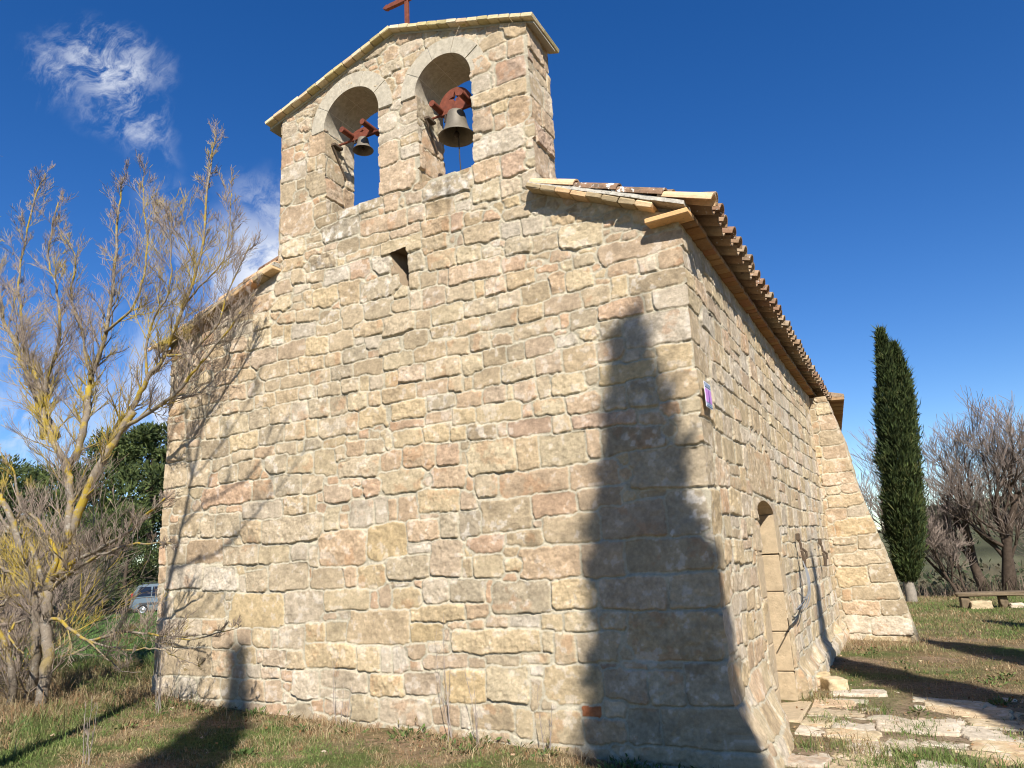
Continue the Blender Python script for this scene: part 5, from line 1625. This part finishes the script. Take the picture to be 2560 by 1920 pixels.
def pine(base, height, rad, seed, label, group, tone=1.0, n=9000, low=0.25):
    r_ = np.random.default_rng(seed)
    t = empty('pine_tree', base)
    b = MB()
    pts = [Vector((0, 0, -0.3))]
    for i in range(7):
        pts.append(Vector((r_.uniform(-.15, .15) * (i > 0), r_.uniform(-.15, .15) * (i > 0), height * 0.9 * (i + 1) / 7)))
    b.tube(pts, [0.024 * height * (1 - 0.11 * i) for i in range(8)], n=8)
    nc = 46
    cent = []
    for i in range(nc):
        zt = low + (1 - low) * r_.random() ** 0.8
        rr = rad * math.sin(math.pi * min(1, (zt - low) / (1 - low) * .72 + .22)) ** .8 * math.sqrt(r_.random())
        a = r_.uniform(0, 6.28)
        c = np.array([rr * math.cos(a), rr * math.sin(a), height * zt * .97])
        cent.append(c)
        b.tube([Vector((0, 0, c[2] - rr * .35 - .1)), Vector((c[0] * .5, c[1] * .5, c[2] - rr * .12)), Vector(c)], [0.05, 0.035, 0.02], n=4, cap=False)
    b.build('trunk', M_DARKBARK, t, smooth=True)
    cent = np.array(cent)
    ci = r_.integers(0, nc, n)
    sz = r_.uniform(.55, 1.2, nc)[ci] * rad * 0.36
    off = r_.normal(size=(n, 3)); off /= np.linalg.norm(off, axis=1, keepdims=True)
    rr = r_.random(n) ** 0.45
    P = cent[ci] + off * (sz * rr)[:, None] * np.array([1, 1, .62])
    Dv = off * .8 + np.array([0, 0, .55]) + r_.normal(size=(n, 3)) * .4
    Dv /= np.linalg.norm(Dv, axis=1, keepdims=True)
    base_c = np.array([[0.050, 0.068, 0.022], [0.072, 0.088, 0.026], [0.038, 0.054, 0.020]])[r_.integers(0, 3, n)] * tone
    col_ = base_c * r_.uniform(.7, 1.3, (n, 1)) * (r_.uniform(.75, 1.25, nc)[ci])[:, None]
    link('crown', leaf_mesh('crown', P, Dv, r_.uniform(.5, 1.2, n) * height * 0.034, r_.uniform(.5, 1.2, n) * height * .0055, col_, seed + 1), M_LEAF, t)
    tag(t, label, 'tree', group)
    return t


def at(px, d):
    """ground point seen at photo column px (of 2560) at horizontal distance d: used to set out the far woodland"""
    v = cf * 1850.5 + cr * (px - 1280)
    h = Vector((v.x, v.y, 0)).normalized()
    p = Vector((CAM.x, CAM.y, 0)) + h * d
    return (p.x, p.y, gzf(p.x, p.y))


PG = 'evergreen trees at the far edge of the field'
for n_, (px, d, hh, rr, lab) in enumerate((
        (395, 62, 13.6, 3.5, 'dark pine rising right against the left corner of the chapel'),
        (300, 66, 13.4, 3.8, 'tallest bushy pine, left of the one against the chapel corner'),
        (205, 64, 10.5, 3.2, 'rounded pine seen through the middle of the lichen covered tree'),
        (120, 70, 11.0, 3.6, 'broad pine behind the trunk of the lichen covered tree'),
        (40, 64, 10.8, 3.4, 'pine at the left edge of the woodland behind the bare tree'),
        (-60, 66, 11.5, 3.8, 'pine half outside the left edge of the picture'),
        (345, 57, 7.2, 2.6, 'low dark pine directly behind the grey car'),
        (255, 58, 6.6, 2.6, 'low spreading pine just left of the grey car'),
        (150, 58, 6.4, 2.7, 'low pine left of the spreading one by the car'),
        (330, 84, 9.5, 4.2, 'far pine showing above the roof of the parked car'),
        (230, 86, 9.0, 4.4, 'far pine filling the gap left of the parked car'),
        (285, 80, 5.0, 3.6, 'far low pine just behind the rear of the parked car'),
        (470, 70, 13.0, 3.6, 'pine mostly hidden by the front wall of the chapel'))):
    pine(at(px, d), hh, rr, 60 + n_ * 7, lab, PG, tone=(1.35 if n_ % 2 else 1.15), low=(0.22 if n_ < 6 else 0.1))
# leafless scrub along the field edge
M_SCRUB = mat('scrub_twig', (0.14, 0.112, 0.082), 0.95, var=(0.3, 2), spec=0.1)
SG = 'grey leafless bushes along the field edge'


def bush(base, h_, seed, label, group, n=11, mat_=None, spread=0.75):
    r_ = random.Random(seed)
    b = MB(); tw = MB()
    for q in range(n):
        d = Vector((r_.uniform(-spread, spread), r_.uniform(-spread, spread), 1)).normalized()
        branchlets(b, Vector((r_.uniform(-.3, .3) * h_ * .5, r_.uniform(-.3, .3) * h_ * .5, -.05)), d, 0.006 * h_, h_ * r_.uniform(.5, .9), 2, r_, 0.05, 0.18, 0.6, 0.0028 * h_, b)
    o = b.build('leafless_bush', mat_ or M_SCRUB)
    o.location = base
    tag(o, label, 'bush', group)


for n_, (px, d, hh, lab) in enumerate(((30, 30, 3.2, 'leafless bush at the far left edge of the field'), (110, 33, 3.0, 'leafless bush behind the fork of the lichen covered tree'),
                                      (180, 30, 2.6, 'leafless bush between the tree trunk and the parked car'), (250, 36, 2.4, 'leafless bush nearest the rear of the parked car'),
                                      (70, 24, 2.4, 'leafless bush closest to the lichen covered tree'))):
    bush(at(px, d), hh, 80 + n_, lab, SG)
for n_, (bx_, by_, hh, lab) in enumerate(((-8.7, -0.35, 1.5, 'tangled leafless bush growing around the foot of the lichen covered tree'),
                                        (-9.9, 0.3, 2.1, 'taller tangled leafless bush left of the lichen covered tree'),
                                        (-7.9, -1.45, 0.9, 'low tangled bush in front of the lichen covered tree'))):
    bush((bx_, by_, gzf(bx_, by_)), hh, 120 + n_, lab, 'tangled bushes around the lichen covered tree', n=16, mat_=M_TWIGY, spread=1.1)
# bramble thicket behind the bench, scrub on the hillside
r_ = np.random.default_rng(5)
n = 30000
x = r_.uniform(-3, 13, n); y = r_.uniform(21.3, 31, n)
kk = r_.random(n) < np.clip(0.4 + 1.5 * fbm(x, y, .5, 3, 3), 0, 1)
x, y = x[kk], y[kk]
hgt = r_.uniform(0.15, 1.1, len(x)) * (1 + 0.6 * fbm(x, y, .4, 8, 2))
a = blades(np.stack([x, y, ground_z(x, y)], -1), hgt, 1.2, 0.010, np.array([[0.16, 0.115, 0.085], [0.11, 0.085, 0.055], [0.09, 0.085, 0.045], [0.20, 0.15, 0.11]])[r_.integers(0, 4, len(x))], 6)
o = link('undergrowth', np_mesh('undergrowth', a[0], None, a[2], smooth=False, F3=a[1]), M_GRASS)
tag(o, 'brown bramble thicket behind the stone bench', kind='stuff')
n = 110000
x = r_.uniform(-20, 190, n); y = r_.uniform(40, 380, n)
kk = (r_.random(n) < np.clip(0.35 + 1.8 * fbm(x, y, .03, 13, 4), 0, 1))
x, y = x[kk], y[kk]
cl = np.random.default_rng(6)
P = np.stack([x, y, ground_z(x, y)], -1)
sz = cl.uniform(.35, 0.9, len(x))
off = cl.normal(size=(len(x), 3)) * sz[:, None] * .5
P = P + np.abs(off) * np.array([1, 1, 1.0]) * np.sign(cl.normal(size=(len(x), 3)) + np.array([0, 0, 9]))
Dv = cl.normal(size=(len(x), 3)) + np.array([0, 0, .8]); Dv /= np.linalg.norm(Dv, axis=1, keepdims=True)
cc = np.array([[0.045, 0.058, 0.026], [0.065, 0.068, 0.035], [0.085, 0.072, 0.042]])[cl.integers(0, 3, len(x))] * cl.uniform(.7, 1.2, (len(x), 1))
o = link('hill_scrub', leaf_mesh('hill_scrub', P, Dv, sz * 1.1, sz * .30, cc, 8), M_LEAF)
tag(o, 'grey green scrub covering the far hillside behind the bare trees', kind='stuff')

# ------------------------------------------------------------------ parked car beyond the field
cx_, cy_, cz_ = (-38.9, 25.6, -0.33)
car = empty('parked_car', (cx_, cy_, cz_), R(34))
tag(car, 'grey blue people carrier parked beyond the green field', 'car')
# side profile: rear on the -x side
prof = [(-2.05, 0.42), (-2.08, 0.75), (-2.02, 1.05), (-1.90, 1.45), (-1.74, 1.72), (-1.45, 1.79), (0.0, 1.80), (0.45, 1.72), (0.80, 1.48), (1.10, 1.16), (1.75, 1.02), (2.02, 0.86), (2.10, 0.60), (2.06, 0.35), (1.75, 0.26), (-1.75, 0.26)]
b = MB()
ns = 11
vs = []
for i in range(ns):
    t_ = -1 + 2 * i / (ns - 1)
    for x_, z_ in prof:
        w = 0.88 - 0.16 * max(0, (z_ - 0.95) / 0.85) - 0.02 * (z_ < 0.4)
        e_ = abs(t_) ** 6
        vs.append((x_ * (1 - 0.025 * e_), t_ * w, z_ - 0.03 * e_ * (z_ > 1.6)))
m_ = len(prof)
fs = [(i * m_ + j, i * m_ + (j + 1) % m_, (i + 1) * m_ + (j + 1) % m_, (i + 1) * m_ + j) for i in range(ns - 1) for j in range(m_)]
fs += [tuple(range(m_ - 1, -1, -1)), tuple((ns - 1) * m_ + j for j in range(m_))]
b.add(vs, fs)
b.build('body', M_PAINT, car)
for sy in (-1, 1):
    for (xa, xb) in ((-1.72, -0.92), (-0.86, -0.02), (0.04, 0.86)):
        b = MB()
        wa = lambda z_: (0.88 - 0.16 * max(0, (z_ - 0.95) / 0.85)) + 0.006
        lo, hi = 1.10, 1.62
        top_a = xa + (0.12 if xa < -1.5 else 0.02); top_b = xb - (0.42 if xb > 0.5 else 0.02)
        pts = [(xa, lo), (xb, lo), (top_b, hi), (top_a, hi)]
        vs = [(x_, sy * wa(z_), z_) for x_, z_ in pts] + [(x_, sy * (wa(z_) - 0.03), z_) for x_, z_ in pts]
        b.add(vs, [(0, 1, 2, 3), (7, 6, 5, 4), (0, 4, 5, 1), (1, 5, 6, 2), (2, 6, 7, 3), (3, 7, 4, 0)])
        b.build('side_window', M_GLASS, car)
    b = MB()
    b.box((0.0, sy * 0.895, 0.66), (3.1, 0.03, 0.12), bevel=0.01)
    b.build('side_moulding', M_TRIM, car)
    b = MB()
    b.tube([(-1.5, sy * 0.66, 1.80), (-1.4, sy * 0.66, 1.86), (0.0, sy * 0.66, 1.87), (0.12, sy * 0.66, 1.80)], 0.018)
    b.build('roof_rail', M_TRIM, car)
    b = MB()
    b.box((0.78, sy * 0.97, 1.12), (0.10, 0.16, 0.13), bevel=0.03)
    b.build('wing_mirror', M_TRIM, car)
    b = MB(); b.box((-2.0, sy * 0.76, 1.05), (0.12, 0.14, 0.46), bevel=0.03)
    b.build('tail_lamp', M_LAMPRED, car)
    b = MB(); b.box((1.98, sy * 0.62, 0.82), (0.16, 0.32, 0.18), bevel=0.04)
    b.build('headlight', M_LAMPCLEAR, car)
    for sx in (-1.33, 1.35):
        w = empty('wheel', (sx, sy * 0.80, 0.31)); w.parent = car
        Mx = Matrix.Rotation(R(90), 3, 'X')
        b = MB(); b.lathe([(0.19, -.10), (0.29, -.10), (0.315, -.07), (0.315, .07), (0.29, .10), (0.19, .10)], n=28, M=Mx)
        b.build('tyre', M_RUBBER, w, smooth=True)
        b = MB(); b.lathe([(0.0, sy * -.095), (0.06, sy * -.10), (0.08, sy * -.07), (0.15, sy * -.085), (0.195, sy * -.10), (0.20, sy * .05)], n=28, M=Mx)
        b.build('rim', M_ALLOY, w, smooth=True)
b = MB()
vs = [(-2.045, -0.66, 1.08), (-2.045, 0.66, 1.08), (-1.855, 0.60, 1.58), (-1.855, -0.60, 1.58)]
vs += [(x_ + 0.05, y_, z_) for x_, y_, z_ in vs]
b.add(vs, [(3, 2, 1, 0), (4, 5, 6, 7), (0, 1, 5, 4), (1, 2, 6, 5), (2, 3, 7, 6), (3, 0, 4, 7)])
b.build('rear_window', M_GLASS, car)
b = MB()
vs = [(0.56, -0.66, 1.70), (0.56, 0.66, 1.70), (1.10, 0.74, 1.20), (1.10, -0.74, 1.20)]
vs = [(x_ + 0.03, y_, z_ + 0.03) for x_, y_, z_ in vs] + [(x_ - 0.03, y_, z_ - 0.03) for x_, y_, z_ in vs]
b.add(vs, [(0, 3, 2, 1), (4, 5, 6, 7), (0, 1, 5, 4), (1, 2, 6, 5), (2, 3, 7, 6), (3, 0, 4, 7)])
b.build('windscreen', M_GLASS, car)
for sx in (-2.06, 2.07):
    b = MB(); b.box((sx, 0, 0.50), (0.14, 1.72, 0.26), bevel=0.05)
    b.build('bumper', M_TRIM, car)
